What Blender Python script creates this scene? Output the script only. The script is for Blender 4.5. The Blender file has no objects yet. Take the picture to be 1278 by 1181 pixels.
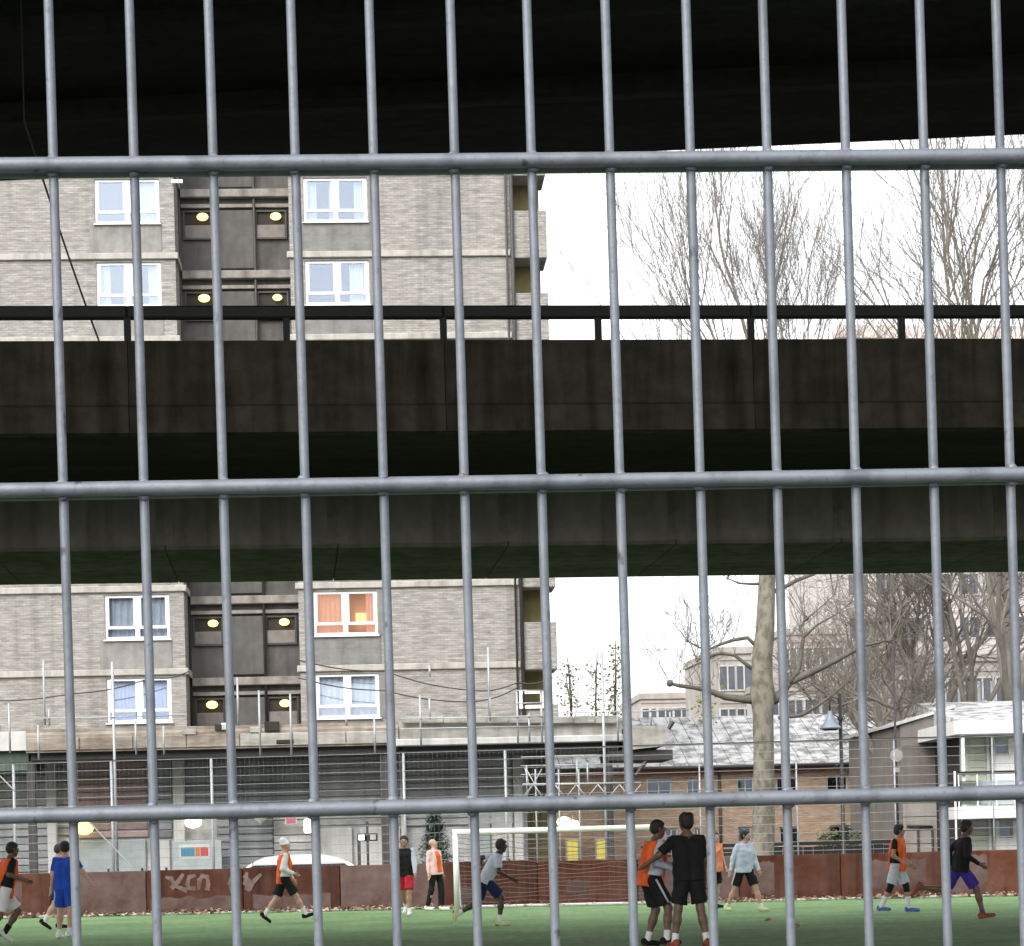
import bpy, math, random
import numpy as np
from mathutils import Vector, Matrix

scene = bpy.context.scene
R_ = math.radians
random.seed(7)

# ------------------------------------------------------------------ camera
IMG_W, FPX, CX, CY, ROLL, CAM_H = 1278.0, 2800.0, 639.0, 1066.0, 0.025, 1.3
cam_data = bpy.data.cameras.new("camera")
cam = bpy.data.objects.new("camera", cam_data)
scene.collection.objects.link(cam)
scene.camera = cam
cam_data.sensor_width = 36.0
cam_data.lens = 36.0 * FPX / IMG_W
cam_data.shift_x = 0.0
cam_data.shift_y = (CY - 590.5) / IMG_W
cam_data.clip_start = 0.05
cam_data.clip_end = 3000.0
CAM = Vector((0.0, 0.0, CAM_H))
AX_R = Vector((math.cos(ROLL), 0, -math.sin(ROLL)))
AX_U = Vector((math.sin(ROLL), 0, math.cos(ROLL)))
AX_F = Vector((0, 1, 0))
m = Matrix.Identity(4)
for i in range(3):
    m[i][0], m[i][1], m[i][2], m[i][3] = AX_R[i], AX_U[i], -AX_F[i], CAM[i]
cam.matrix_world = m

# ------------------------------------------------------------------ sky, sun, exposure
SUN_EL, SUN_AZ = R_(38), R_(-150)      # azimuth measured from +Y towards +X
world = bpy.data.worlds.new("World")
scene.world = world
world.use_nodes = True
wn = world.node_tree.nodes
wl = world.node_tree.links
wn.clear()
wo = wn.new("ShaderNodeOutputWorld")
bg = wn.new("ShaderNodeBackground")
sky = wn.new("ShaderNodeTexSky")
sky.sky_type = 'NISHITA'
sky.sun_disc = False
sky.sun_elevation = SUN_EL
sky.sun_rotation = SUN_AZ
sky.air_density = 1.0
sky.dust_density = 6.0
sky.ozone_density = 1.0
hs = wn.new("ShaderNodeHueSaturation")
hs.inputs['Saturation'].default_value = 0.30
wl.new(sky.outputs[0], hs.inputs['Color'])
ov = wn.new("ShaderNodeMix")          # even cloud layer over the sky
ov.data_type = 'RGBA'
ov.blend_type = 'ADD'
ov.inputs[0].default_value = 1.0
ov.inputs[7].default_value = (5.2, 5.3, 5.5, 1)
wl.new(hs.outputs[0], ov.inputs[6])
wl.new(ov.outputs[2], bg.inputs['Color'])
bg.inputs['Strength'].default_value = 0.15
wl.new(bg.outputs[0], wo.inputs['Surface'])

sun_data = bpy.data.lights.new("sun", 'SUN')
sun_data.energy = 0.6
sun_data.angle = R_(25)
sun_data.color = (1.0, 0.96, 0.90)
sun = bpy.data.objects.new("sun", sun_data)
scene.collection.objects.link(sun)
sd = Vector((math.sin(SUN_AZ) * math.cos(SUN_EL), math.cos(SUN_AZ) * math.cos(SUN_EL), math.sin(SUN_EL)))
sun.rotation_euler = (-sd).to_track_quat('-Z', 'Y').to_euler()
sun.location = sd * 200

scene.view_settings.view_transform = 'Standard'
scene.view_settings.look = 'None'
scene.view_settings.gamma = 1.0
scene.view_settings.use_curve_mapping = False
scene.view_settings.exposure = 0.60
scene.cycles.max_bounces = 6
scene.cycles.transparent_max_bounces = 16

# ------------------------------------------------------------------ placing helpers
def ray(px, py):
    return AX_F + AX_R * ((px - CX) / FPX) - AX_U * ((py - CY) / FPX)

def P(px, py, Y):
    return CAM + ray(px, py) * Y

def G(px, py):
    d = ray(px, py)
    return CAM + d * (-CAM_H / d.z)

class Frame:
    """upright plane through (x0, y0) turned by ang about z; u along it, v behind it"""
    def __init__(self, px, Y, ang_deg):
        p = P(px, CY, Y)
        self.o = Vector((p.x, Y, 0))
        self.a = R_(ang_deg)
        self.ud = Vector((math.cos(self.a), math.sin(self.a), 0))
        self.vd = Vector((-math.sin(self.a), math.cos(self.a), 0))
    def uz(self, px, py, v=0.0):
        d = ray(px, py)
        o = self.o + self.vd * v
        t = (o - CAM).dot(self.vd) / d.dot(self.vd)
        h = CAM + d * t
        return (h - self.o).dot(self.ud), h.z
    def u(self, px, py, v=0.0):
        return self.uz(px, py, v)[0]
    def z(self, px, py, v=0.0):
        return self.uz(px, py, v)[1]
    def world(self, u, v, z):
        return self.o + self.ud * u + self.vd * v + Vector((0, 0, z))

col = scene.collection

def tag(o, label=None, cat=None, group=None, kind=None):
    if label: o['label'] = label
    if cat: o['category'] = cat
    if group: o['group'] = group
    if kind: o['kind'] = kind
    return o

def empty(name, loc=(0, 0, 0), rz=0.0, **kw):
    o = bpy.data.objects.new(name, None)
    o.empty_display_size = 0.2
    o.location = loc
    o.rotation_euler = (0, 0, rz)
    col.objects.link(o)
    return tag(o, **kw)

def frame_thing(name, fr, **kw):
    return empty(name, fr.o, fr.a, **kw)

def inst(name, mesh, parent=None, loc=(0, 0, 0), rot=(0, 0, 0), scale=(1, 1, 1), mat=None):
    o = bpy.data.objects.new(name, mesh)
    o.location, o.rotation_euler, o.scale = loc, rot, scale
    if parent: o.parent = parent
    col.objects.link(o)
    if mat is not None:
        o.material_slots[0].link = 'OBJECT'
        o.material_slots[0].material = mat
    return o

class MB:
    def __init__(self):
        self.v, self.f = [], []
    def add(self, vs, fs):
        n = len(self.v)
        self.v.extend([tuple(x) for x in vs])
        self.f.extend([tuple(i + n for i in f) for f in fs])
        return self
    def box(self, x0, x1, y0, y1, z0, z1):
        return self.add([(x0, y0, z0), (x1, y0, z0), (x1, y1, z0), (x0, y1, z0),
                         (x0, y0, z1), (x1, y0, z1), (x1, y1, z1), (x0, y1, z1)],
                        [(0, 3, 2, 1), (4, 5, 6, 7), (0, 1, 5, 4), (1, 2, 6, 5), (2, 3, 7, 6), (3, 0, 4, 7)])
    def bbox(self, x0, x1, y0, y1, z0, z1, b=0.01):
        """box with chamfered front edges (the -y side)"""
        vs = [(x0 + b, y0, z0 + b), (x1 - b, y0, z0 + b), (x1 - b, y0, z1 - b), (x0 + b, y0, z1 - b),
              (x0, y0 + b, z0), (x1, y0 + b, z0), (x1, y0 + b, z1), (x0, y0 + b, z1),
              (x0, y1, z0), (x1, y1, z0), (x1, y1, z1), (x0, y1, z1)]
        fs = [(0, 1, 2, 3), (8, 11, 10, 9)]
        for i in range(4):
            j = (i + 1) % 4
            fs += [(4 + i, 4 + j, j, i), (8 + i, 8 + j, 4 + j, 4 + i)]
        return self.add(vs, fs)
    def prism(self, poly, y0, y1):
        """(x, z) outline pushed from y0 to y1"""
        n = len(poly)
        vs = [(x, y0, z) for x, z in poly] + [(x, y1, z) for x, z in poly]
        fs = [tuple(range(n)), tuple(range(2 * n - 1, n - 1, -1))]
        fs += [(i, n + i, n + (i + 1) % n, (i + 1) % n) for i in range(n)]
        return self.add(vs, fs)
    def prism_x(self, poly, x0, x1):
        """(y, z) outline pushed from x0 to x1"""
        n = len(poly)
        vs = [(x0, y, z) for y, z in poly] + [(x1, y, z) for y, z in poly]
        fs = [tuple(range(n)), tuple(range(2 * n - 1, n - 1, -1))]
        fs += [(i, n + i, n + (i + 1) % n, (i + 1) % n) for i in range(n)]
        return self.add(vs, fs)
    def tube(self, pts, rad, n=6, cap=True):
        pts = [Vector(p) for p in pts]
        k = len(pts)
        if not hasattr(rad, '__len__'): rad = [rad] * k
        t0 = (pts[1] - pts[0]).normalized()
        ref = Vector((0, 0, 1)) if abs(t0.z) < 0.9 else Vector((1, 0, 0))
        a = t0.cross(ref).normalized()
        vs = []
        for i, p in enumerate(pts):
            if i == 0: t = t0
            elif i == k - 1: t = (pts[i] - pts[i - 1]).normalized()
            else: t = (pts[i + 1] - pts[i - 1]).normalized()
            a = (a - t * a.dot(t))
            a = a.normalized() if a.length > 1e-6 else t.orthogonal().normalized()
            b = t.cross(a)
            for j in range(n):
                th = 2 * math.pi * j / n
                vs.append(p + (a * math.cos(th) + b * math.sin(th)) * rad[i])
        fs = []
        for i in range(k - 1):
            for j in range(n):
                j2 = (j + 1) % n
                fs.append((i * n + j, i * n + j2, (i + 1) * n + j2, (i + 1) * n + j))
        if cap:
            fs.append(tuple(range(n - 1, -1, -1)))
            fs.append(tuple((k - 1) * n + j for j in range(n)))
        return self.add(vs, fs)
    def ball(self, c, rx, ry=None, rz=None, n=10, mrows=6):
        ry = rx if ry is None else ry
        rz = rx if rz is None else rz
        vs = [(c[0], c[1], c[2] - rz)]
        for i in range(1, mrows):
            ph = -math.pi / 2 + math.pi * i / mrows
            for j in range(n):
                th = 2 * math.pi * j / n
                vs.append((c[0] + rx * math.cos(ph) * math.cos(th), c[1] + ry * math.cos(ph) * math.sin(th), c[2] + rz * math.sin(ph)))
        vs.append((c[0], c[1], c[2] + rz))
        fs = [(0, 1 + (j + 1) % n, 1 + j) for j in range(n)]
        for i in range(mrows - 2):
            for j in range(n):
                a, b = 1 + i * n + j, 1 + i * n + (j + 1) % n
                fs.append((a, b, b + n, a + n))
        top = len(vs) - 1
        base = 1 + (mrows - 2) * n
        fs += [(base + j, base + (j + 1) % n, top) for j in range(n)]
        return self.add(vs, fs)
    def mesh(self, name, mat=None, smooth=False):
        me = bpy.data.meshes.new(name)
        me.from_pydata(self.v, [], self.f)
        if mat is not None: me.materials.append(mat)
        if smooth: me.polygons.foreach_set('use_smooth', [True] * len(me.polygons))
        me.update()
        return me
    def build(self, name, mat, parent=None, smooth=False, loc=(0, 0, 0), rot=(0, 0, 0)):
        return inst(name, self.mesh(name, mat, smooth), parent, loc, rot)

# ------------------------------------------------------------------ materials
MATS = {}
def mat(name, rgb, rough=0.8, var=0.0, scale=3.0, rgb2=None, bump=0.0, bscale=None, metal=0.0, spec=None,
        stretch=(1, 1, 1), detail=6.0, fac=(0.35, 0.65), streak=0.0, rnd=0.0):
    """principled surface whose colour drifts by noise between rgb and rgb2"""
    mt = bpy.data.materials.new(name)
    mt.use_nodes = True
    nt = mt.node_tree
    n, l = nt.nodes, nt.links
    b = n['Principled BSDF']
    b.inputs['Roughness'].default_value = rough
    b.inputs['Metallic'].default_value = metal
    if spec is not None: b.inputs['Specular IOR Level'].default_value = spec
    b.inputs['Base Color'].default_value = (*rgb, 1)
    tc = n.new('ShaderNodeTexCoord')
    mp = n.new('ShaderNodeMapping')
    mp.inputs['Scale'].default_value = stretch
    l.new(tc.outputs['Object'], mp.inputs['Vector'])
    out = None
    if var > 0 or rgb2 is not None:
        if rgb2 is None: rgb2 = tuple(c * (1 - var) for c in rgb)
        nz = n.new('ShaderNodeTexNoise')
        nz.inputs['Scale'].default_value = scale
        nz.inputs['Detail'].default_value = detail
        nz.inputs['Roughness'].default_value = 0.65
        l.new(mp.outputs[0], nz.inputs['Vector'])
        mr = n.new('ShaderNodeMapRange')
        mr.inputs[1].default_value, mr.inputs[2].default_value = fac
        l.new(nz.outputs['Fac'], mr.inputs[0])
        mx = n.new('ShaderNodeMix'); mx.data_type = 'RGBA'
        mx.inputs[6].default_value = (*rgb, 1); mx.inputs[7].default_value = (*rgb2, 1)
        l.new(mr.outputs[0], mx.inputs[0])
        out = mx.outputs[2]
    if streak > 0:
        mp2 = n.new('ShaderNodeMapping'); mp2.inputs['Scale'].default_value = (3.0, 3.0, 0.25)
        l.new(tc.outputs['Object'], mp2.inputs['Vector'])
        n2 = n.new('ShaderNodeTexNoise'); n2.inputs['Scale'].default_value = 1.3; n2.inputs['Detail'].default_value = 5
        l.new(mp2.outputs[0], n2.inputs['Vector'])
        m2 = n.new('ShaderNodeMapRange'); m2.inputs[1].default_value = 0.45; m2.inputs[2].default_value = 0.75
        m2.inputs[3].default_value = 1.0; m2.inputs[4].default_value = 1.0 - streak
        l.new(n2.outputs['Fac'], m2.inputs[0])
        x2 = n.new('ShaderNodeMix'); x2.data_type = 'RGBA'; x2.blend_type = 'MULTIPLY'
        x2.inputs[0].default_value = 1.0
        if out is not None: l.new(out, x2.inputs[6])
        else: x2.inputs[6].default_value = (*rgb, 1)
        l.new(m2.outputs[0], x2.inputs[7])
        out = x2.outputs[2]
    if rnd > 0:
        oi = n.new('ShaderNodeObjectInfo')
        m3 = n.new('ShaderNodeMapRange'); m3.inputs[3].default_value = 1 - rnd; m3.inputs[4].default_value = 1 + rnd
        l.new(oi.outputs['Random'], m3.inputs[0])
        x3 = n.new('ShaderNodeMix'); x3.data_type = 'RGBA'; x3.blend_type = 'MULTIPLY'
        x3.inputs[0].default_value = 1.0
        if out is not None: l.new(out, x3.inputs[6])
        else: x3.inputs[6].default_value = (*rgb, 1)
        l.new(m3.outputs[0], x3.inputs[7])
        out = x3.outputs[2]
    if out is not None: l.new(out, b.inputs['Base Color'])
    if bump > 0:
        nb = n.new('ShaderNodeTexNoise')
        nb.inputs['Scale'].default_value = bscale or scale * 6
        nb.inputs['Detail'].default_value = 4
        l.new(mp.outputs[0], nb.inputs['Vector'])
        bp = n.new('ShaderNodeBump'); bp.inputs['Strength'].default_value = bump; bp.inputs['Distance'].default_value = 0.02
        l.new(nb.outputs['Fac'], bp.inputs['Height'])
        l.new(bp.outputs[0], b.inputs['Normal'])
    MATS[name] = mt
    return mt

def age_galv(mt):
    """dark nicks and long dull runs on the galvanised wire"""
    n, l = mt.node_tree.nodes, mt.node_tree.links
    b = n['Principled BSDF']
    src = b.inputs['Base Color'].links[0].from_socket
    tc = n.new('ShaderNodeTexCoord'); oi = n.new('ShaderNodeObjectInfo')
    off = n.new('ShaderNodeVectorMath'); off.operation = 'ADD'
    l.new(tc.outputs['Object'], off.inputs[0]); l.new(oi.outputs['Location'], off.inputs[1])
    out = src
    for sc, lo, hi, dark in (((90, 90, 45), .66, .72, .35), ((45, 45, 9), .55, .75, .62), ((260, 260, 200), .60, .75, .75)):
        mp = n.new('ShaderNodeMapping'); mp.inputs['Scale'].default_value = sc
        l.new(off.outputs[0], mp.inputs['Vector'])
        nz = n.new('ShaderNodeTexNoise'); nz.inputs['Scale'].default_value = 1.0; nz.inputs['Detail'].default_value = 4
        l.new(mp.outputs[0], nz.inputs['Vector'])
        mr = n.new('ShaderNodeMapRange'); mr.inputs[1].default_value = lo; mr.inputs[2].default_value = hi
        mr.inputs[3].default_value = 1.0; mr.inputs[4].default_value = dark
        l.new(nz.outputs['Fac'], mr.inputs[0])
        mx = n.new('ShaderNodeMix'); mx.data_type = 'RGBA'; mx.blend_type = 'MULTIPLY'; mx.inputs[0].default_value = 1.0
        l.new(out, mx.inputs[6]); l.new(mr.outputs[0], mx.inputs[7]); out = mx.outputs[2]
    l.new(out, b.inputs['Base Color'])

def emit(name, rgb, s):
    mt = bpy.data.materials.new(name); mt.use_nodes = True
    b = mt.node_tree.nodes['Principled BSDF']
    b.inputs['Base Color'].default_value = (*[c * 0.5 for c in rgb], 1)
    b.inputs['Emission Color'].default_value = (*rgb, 1)
    b.inputs['Emission Strength'].default_value = s
    return mt

def brick_mat(name, c1, c2, mortar, bw=0.225, bh=0.075, msz=0.012, big=0.35, bias=0.0, streak=0.35):
    mt = bpy.data.materials.new(name); mt.use_nodes = True
    nt = mt.node_tree; n, l = nt.nodes, nt.links
    b = n['Principled BSDF']; b.inputs['Roughness'].default_value = 0.9
    b.inputs['Specular IOR Level'].default_value = 0.2
    tc = n.new('ShaderNodeTexCoord'); sp = n.new('ShaderNodeSeparateXYZ'); cb = n.new('ShaderNodeCombineXYZ')
    l.new(tc.outputs['Object'], sp.inputs[0])
    ad = n.new('ShaderNodeMath'); ad.operation = 'ADD'
    l.new(sp.outputs[0], ad.inputs[0]); l.new(sp.outputs[1], ad.inputs[1])
    l.new(ad.outputs[0], cb.inputs[0]); l.new(sp.outputs[2], cb.inputs[1])
    br = n.new('ShaderNodeTexBrick')
    br.inputs['Scale'].default_value = 1.0
    br.inputs['Brick Width'].default_value = bw; br.inputs['Row Height'].default_value = bh
    br.inputs['Mortar Size'].default_value = msz; br.inputs['Mortar Smooth'].default_value = 0.3
    br.inputs['Bias'].default_value = bias
    br.inputs['Color1'].default_value = (*c1, 1); br.inputs['Color2'].default_value = (*c2, 1); br.inputs['Mortar'].default_value = (*mortar, 1)
    l.new(cb.outputs[0], br.inputs['Vector'])
    # long pale and dark runs of courses, as old stock brick shows
    mp = n.new('ShaderNodeMapping'); mp.inputs['Scale'].default_value = (1.1, 1.1, 8.0)
    l.new(tc.outputs['Object'], mp.inputs['Vector'])
    nz = n.new('ShaderNodeTexNoise'); nz.inputs['Scale'].default_value = 1.5; nz.inputs['Detail'].default_value = 5; nz.inputs['Roughness'].default_value = 0.7
    l.new(mp.outputs[0], nz.inputs['Vector'])
    mr = n.new('ShaderNodeMapRange'); mr.inputs[1].default_value = 0.32; mr.inputs[2].default_value = 0.68
    mr.inputs[3].default_value = 1 - big; mr.inputs[4].default_value = 1 + big
    l.new(nz.outputs['Fac'], mr.inputs[0])
    x = n.new('ShaderNodeMix'); x.data_type = 'RGBA'; x.blend_type = 'MULTIPLY'; x.inputs[0].default_value = 1
    l.new(br.outputs['Color'], x.inputs[6]); l.new(mr.outputs[0], x.inputs[7])
    mp2 = n.new('ShaderNodeMapping'); mp2.inputs['Scale'].default_value = (2.2, 2.2, 0.12)
    l.new(tc.outputs['Object'], mp2.inputs['Vector'])
    n2 = n.new('ShaderNodeTexNoise'); n2.inputs['Scale'].default_value = 1.0; n2.inputs['Detail'].default_value = 6
    l.new(mp2.outputs[0], n2.inputs['Vector'])
    m2 = n.new('ShaderNodeMapRange'); m2.inputs[1].default_value = 0.52; m2.inputs[2].default_value = 0.75
    m2.inputs[3].default_value = 1.0; m2.inputs[4].default_value = 1 - streak
    l.new(n2.outputs['Fac'], m2.inputs[0])
    x2 = n.new('ShaderNodeMix'); x2.data_type = 'RGBA'; x2.blend_type = 'MULTIPLY'; x2.inputs[0].default_value = 1
    l.new(x.outputs[2], x2.inputs[6]); l.new(m2.outputs[0], x2.inputs[7])
    l.new(x2.outputs[2], b.inputs['Base Color'])
    bp = n.new('ShaderNodeBump'); bp.inputs['Strength'].default_value = 0.6; bp.inputs['Distance'].default_value = 0.015; bp.invert = True
    l.new(br.outputs['Fac'], bp.inputs['Height']); l.new(bp.outputs[0], b.inputs['Normal'])
    return mt

def glass_mat(name, tint, gloss=0.3):
    mt = bpy.data.materials.new(name); mt.use_nodes = True
    nt = mt.node_tree; n, l = nt.nodes, nt.links
    n.remove(n['Principled BSDF'])
    t = n.new('ShaderNodeBsdfTransparent'); t.inputs[0].default_value = (*tint, 1)
    g = n.new('ShaderNodeBsdfGlossy'); g.inputs['Roughness'].default_value = 0.04; g.inputs['Color'].default_value = (0.75, 0.85, 1.0, 1)
    mx = n.new('ShaderNodeMixShader'); mx.inputs[0].default_value = gloss
    l.new(t.outputs[0], mx.inputs[1]); l.new(g.outputs[0], mx.inputs[2])
    l.new(mx.outputs[0], n['Material Output'].inputs['Surface'])
    return mt

M_GALV = mat('galvanised_steel', (0.140, 0.155, 0.178), 0.5, rgb2=(0.080, 0.090, 0.105), scale=26, metal=0.25, bump=0.05, bscale=160, fac=(0.48, 0.80), spec=0.4, stretch=(1, 1, 1))
age_galv(M_GALV)
M_DECK = mat('dark_concrete', (0.050, 0.047, 0.045), 0.95, var=0.45, scale=0.5, stretch=(0.3, 1.5, 1.5), bump=0.2, streak=0.3, spec=0.1)  # dark base tone varied by noise and streaks
M_PARAPET = mat('dirty_parapet_concrete', (0.085, 0.072, 0.060), 0.95, var=0.5, scale=1.8, bump=0.3, streak=0.75, spec=0.1)
M_BEAM = mat('viaduct_concrete', (0.165, 0.150, 0.134), 0.95, var=0.4, scale=1.2, bump=0.25, streak=0.45, rnd=0.06, spec=0.1)
M_RAILBLK = mat('black_rail_paint', (0.02, 0.02, 0.018), 0.6, var=0.3, scale=8)
M_BRICK = brick_mat('grey_stock_brick', (0.240, 0.230, 0.212), (0.318, 0.306, 0.284), (0.238, 0.229, 0.213), big=0.34, streak=0.3)
M_SPANDREL = mat('grey_render_panel', (0.20, 0.20, 0.192), 0.9, var=0.32, scale=1.6, stretch=(1, 1, 2.5), bump=0.15, streak=0.25)
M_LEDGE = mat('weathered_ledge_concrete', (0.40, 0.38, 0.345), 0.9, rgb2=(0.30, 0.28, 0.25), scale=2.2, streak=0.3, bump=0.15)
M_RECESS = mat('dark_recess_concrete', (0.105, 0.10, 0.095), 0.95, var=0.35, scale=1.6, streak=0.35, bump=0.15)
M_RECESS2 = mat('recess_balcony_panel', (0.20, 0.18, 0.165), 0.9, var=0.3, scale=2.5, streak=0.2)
M_VOID = mat('dark_interior', (0.035, 0.03, 0.026), 0.95, var=0.3, scale=2)  # near-black colour holds the shade of unlit rooms
M_OLIVE = mat('olive_wall', (0.22, 0.19, 0.075), 0.85, var=0.3, scale=1.8, streak=0.25)  # olive tone of the loggia back wall
M_UPVC = mat('white_window_frame', (0.80, 0.81, 0.82), 0.4, var=0.08, scale=4)
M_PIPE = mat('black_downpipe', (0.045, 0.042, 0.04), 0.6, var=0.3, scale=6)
M_CURT = mat('net_curtain_sky_tone', (0.60, 0.62, 0.66), 0.95, var=0.15, scale=5)
M_CURTB = mat('blue_curtain', (0.33, 0.38, 0.62), 0.95, var=0.25, scale=8, stretch=(4, 1, 0.5))
M_CURTO = emit('lit_peach_curtain', (1.0, 0.50, 0.32), 0.62)
M_ROOMLIT = emit('lit_room', (1.0, 0.50, 0.28), 0.32)
M_LAMP = emit('lamp_glow', (1.0, 0.76, 0.22), 1.9)
M_LAMPW = emit('white_lamp_glow', (1.0, 0.95, 0.72), 3.0)
M_GLASS = glass_mat('window_glass', (0.86, 0.885, 0.91), 0.15)
M_DGLASS = glass_mat('dark_window_glass', (0.35, 0.37, 0.38), 0.10)
M_CANOPY = mat('stained_canopy_concrete', (0.33, 0.30, 0.255), 0.95, rgb2=(0.17, 0.13, 0.10), scale=0.9, stretch=(1, 1, 5), streak=0.3, bump=0.2)
M_CANOPY2 = mat('pale_canopy_concrete', (0.42, 0.41, 0.37), 0.9, rgb2=(0.24, 0.23, 0.20), scale=1.0, stretch=(1, 1, 4), streak=0.3)
M_WHITE = mat('white_paint', (0.80, 0.80, 0.78), 0.5, var=0.1, scale=3, streak=0.12)
M_SHUT_D = mat('dark_grey_shutter', (0.27, 0.285, 0.29), 0.6, var=0.4, scale=2, rnd=0.3)
M_SHUT_G = mat('grey_shutter', (0.46, 0.465, 0.45), 0.6, var=0.4, scale=2, rnd=0.25)
M_SHUT_R = mat('maroon_shutter', (0.42, 0.295, 0.285), 0.65, var=0.35, scale=2, rnd=0.2)
M_DOORGR = mat('grey_green_door', (0.34, 0.39, 0.39), 0.6, var=0.2, scale=3)
M_PALE = mat('pale_render', (0.55, 0.55, 0.53), 0.9, var=0.2, scale=1.2, streak=0.25)
M_POLE = mat('pale_steel_pole', (0.40, 0.42, 0.435), 0.45, var=0.2, scale=5, metal=0.2)
M_WIRE = mat('fence_wire', (0.27, 0.285, 0.285), 0.5, metal=0.2)
M_RUST = mat('rusty_board', (0.085, 0.028, 0.016), 0.9, rgb2=(0.120, 0.058, 0.044), scale=1.6, streak=0.5, bump=0.2, rnd=0.25, spec=0.15)
M_RUSTP = mat('faded_board_paint', (0.135, 0.088, 0.082), 0.9, rgb2=(0.08, 0.042, 0.035), scale=1.8, bump=0.1, rnd=0.1)
M_GRAF = mat('pale_spray_paint', (0.185, 0.135, 0.128), 0.9, rgb2=(0.11, 0.066, 0.056), scale=5)
M_ORBRICK = brick_mat('orange_brick', (0.31, 0.205, 0.135), (0.40, 0.285, 0.20), (0.31, 0.26, 0.21), big=0.22, streak=0.2)
M_REDBRICK = brick_mat('red_brick_course', (0.34, 0.13, 0.09), (0.42, 0.18, 0.12), (0.30, 0.2, 0.16), big=0.2, streak=0.2)
M_ROOFW = mat('pale_sheet_roof', (0.50, 0.505, 0.51), 0.8, rgb2=(0.17, 0.17, 0.165), scale=2.2, fac=(0.44, 0.60), detail=10)
M_GABLE = mat('brown_grey_render', (0.205, 0.185, 0.165), 0.95, var=0.2, scale=1.1, streak=0.25, bump=0.15)
M_CREAM = mat('pale_green_board', (0.44, 0.47, 0.39), 0.8, var=0.15, scale=2, streak=0.2)
M_FARB = brick_mat('distant_brick', (0.42, 0.385, 0.36), (0.50, 0.465, 0.44), (0.42, 0.40, 0.38), bw=0.9, bh=0.3, msz=0.03, big=0.18)
M_FARG = mat('distant_grey_wall', (0.41, 0.375, 0.34), 0.9, var=0.25, scale=0.6, streak=0.2)
M_FARP = mat('distant_pink_wall', (0.46, 0.39, 0.36), 0.9, var=0.2, scale=0.6, streak=0.2)
M_BARK = mat('plane_tree_bark', (0.205, 0.188, 0.15), 0.9, rgb2=(0.105, 0.098, 0.075), scale=5.5, fac=(0.42, 0.60), stretch=(1, 1, 0.6), bump=0.4, bscale=12)
M_LIMB = mat('dark_limb_bark', (0.125, 0.113, 0.092), 0.9, var=0.35, scale=5, bump=0.3)
M_TWIG = mat('bare_twigs', (0.215, 0.192, 0.162), 0.9, var=0.3, scale=2)
M_YLEAF = mat('yellow_leaf', (0.42, 0.40, 0.10), 0.7, var=0.3, scale=2)  # yellow tone for the leaf quads scattered along the saplings
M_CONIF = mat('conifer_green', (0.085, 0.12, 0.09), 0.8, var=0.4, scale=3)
M_LITTER = mat('dead_leaf', (0.30, 0.185, 0.11), 0.8, rgb2=(0.13, 0.08, 0.05), scale=3)
M_LITTERP = mat('pale_dead_leaf', (0.50, 0.38, 0.27), 0.8, rgb2=(0.28, 0.18, 0.11), scale=3)
M_DARKRAIL = mat('dark_timber', (0.035, 0.035, 0.037), 0.95, var=0.3, scale=3, spec=0.1)
M_BLK = mat('black_metal', (0.02, 0.02, 0.022), 0.45, var=0.2, scale=8)
M_CAR = mat('white_car_paint', (0.80, 0.81, 0.82), 0.25)
M_TYRE = mat('tyre_rubber', (0.025, 0.025, 0.025), 0.85)
# ------------------------------------------------------------------ ground and pitch
M_GROUND = mat('worn_asphalt', (0.06, 0.06, 0.058), 0.95, var=0.3, scale=0.8, bump=0.3, bscale=30)
M_PAVE = mat('paving_grey', (0.075, 0.075, 0.073), 0.9, var=0.25, scale=1.5)

def turf_mat():
    mt = bpy.data.materials.new('artificial_turf'); mt.use_nodes = True
    nt = mt.node_tree; n, l = nt.nodes, nt.links
    b = n['Principled BSDF']; b.inputs['Roughness'].default_value = 0.9; b.inputs['Specular IOR Level'].default_value = 0.15
    tc = n.new('ShaderNodeTexCoord')
    a = n.new('ShaderNodeTexNoise'); a.inputs['Scale'].default_value = 0.45; a.inputs['Detail'].default_value = 8; a.inputs['Roughness'].default_value = 0.7
    f = n.new('ShaderNodeTexNoise'); f.inputs['Scale'].default_value = 7.0; f.inputs['Detail'].default_value = 4
    l.new(tc.outputs['Object'], a.inputs['Vector']); l.new(tc.outputs['Object'], f.inputs['Vector'])
    mr = n.new('ShaderNodeMapRange'); mr.inputs[1].default_value = 0.35; mr.inputs[2].default_value = 0.65
    l.new(a.outputs['Fac'], mr.inputs[0])
    x = n.new('ShaderNodeMix'); x.data_type = 'RGBA'
    x.inputs[6].default_value = (0.112, 0.202, 0.078, 1); x.inputs[7].default_value = (0.195, 0.290, 0.138, 1)
    l.new(mr.outputs[0], x.inputs[0])
    m2 = n.new('ShaderNodeMapRange'); m2.inputs[1].default_value = 0.3; m2.inputs[2].default_value = 0.7; m2.inputs[3].default_value = 0.72; m2.inputs[4].default_value = 1.28
    l.new(f.outputs['Fac'], m2.inputs[0])
    y = n.new('ShaderNodeMix'); y.data_type = 'RGBA'; y.blend_type = 'MULTIPLY'; y.inputs[0].default_value = 1
    l.new(x.outputs[2], y.inputs[6]); l.new(m2.outputs[0], y.inputs[7]); l.new(y.outputs[2], b.inputs['Base Color'])
    bp = n.new('ShaderNodeBump'); bp.inputs['Strength'].default_value = 0.5; bp.inputs['Distance'].default_value = 0.03
    l.new(f.outputs['Fac'], bp.inputs['Height']); l.new(bp.outputs[0], b.inputs['Normal'])
    return mt

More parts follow.
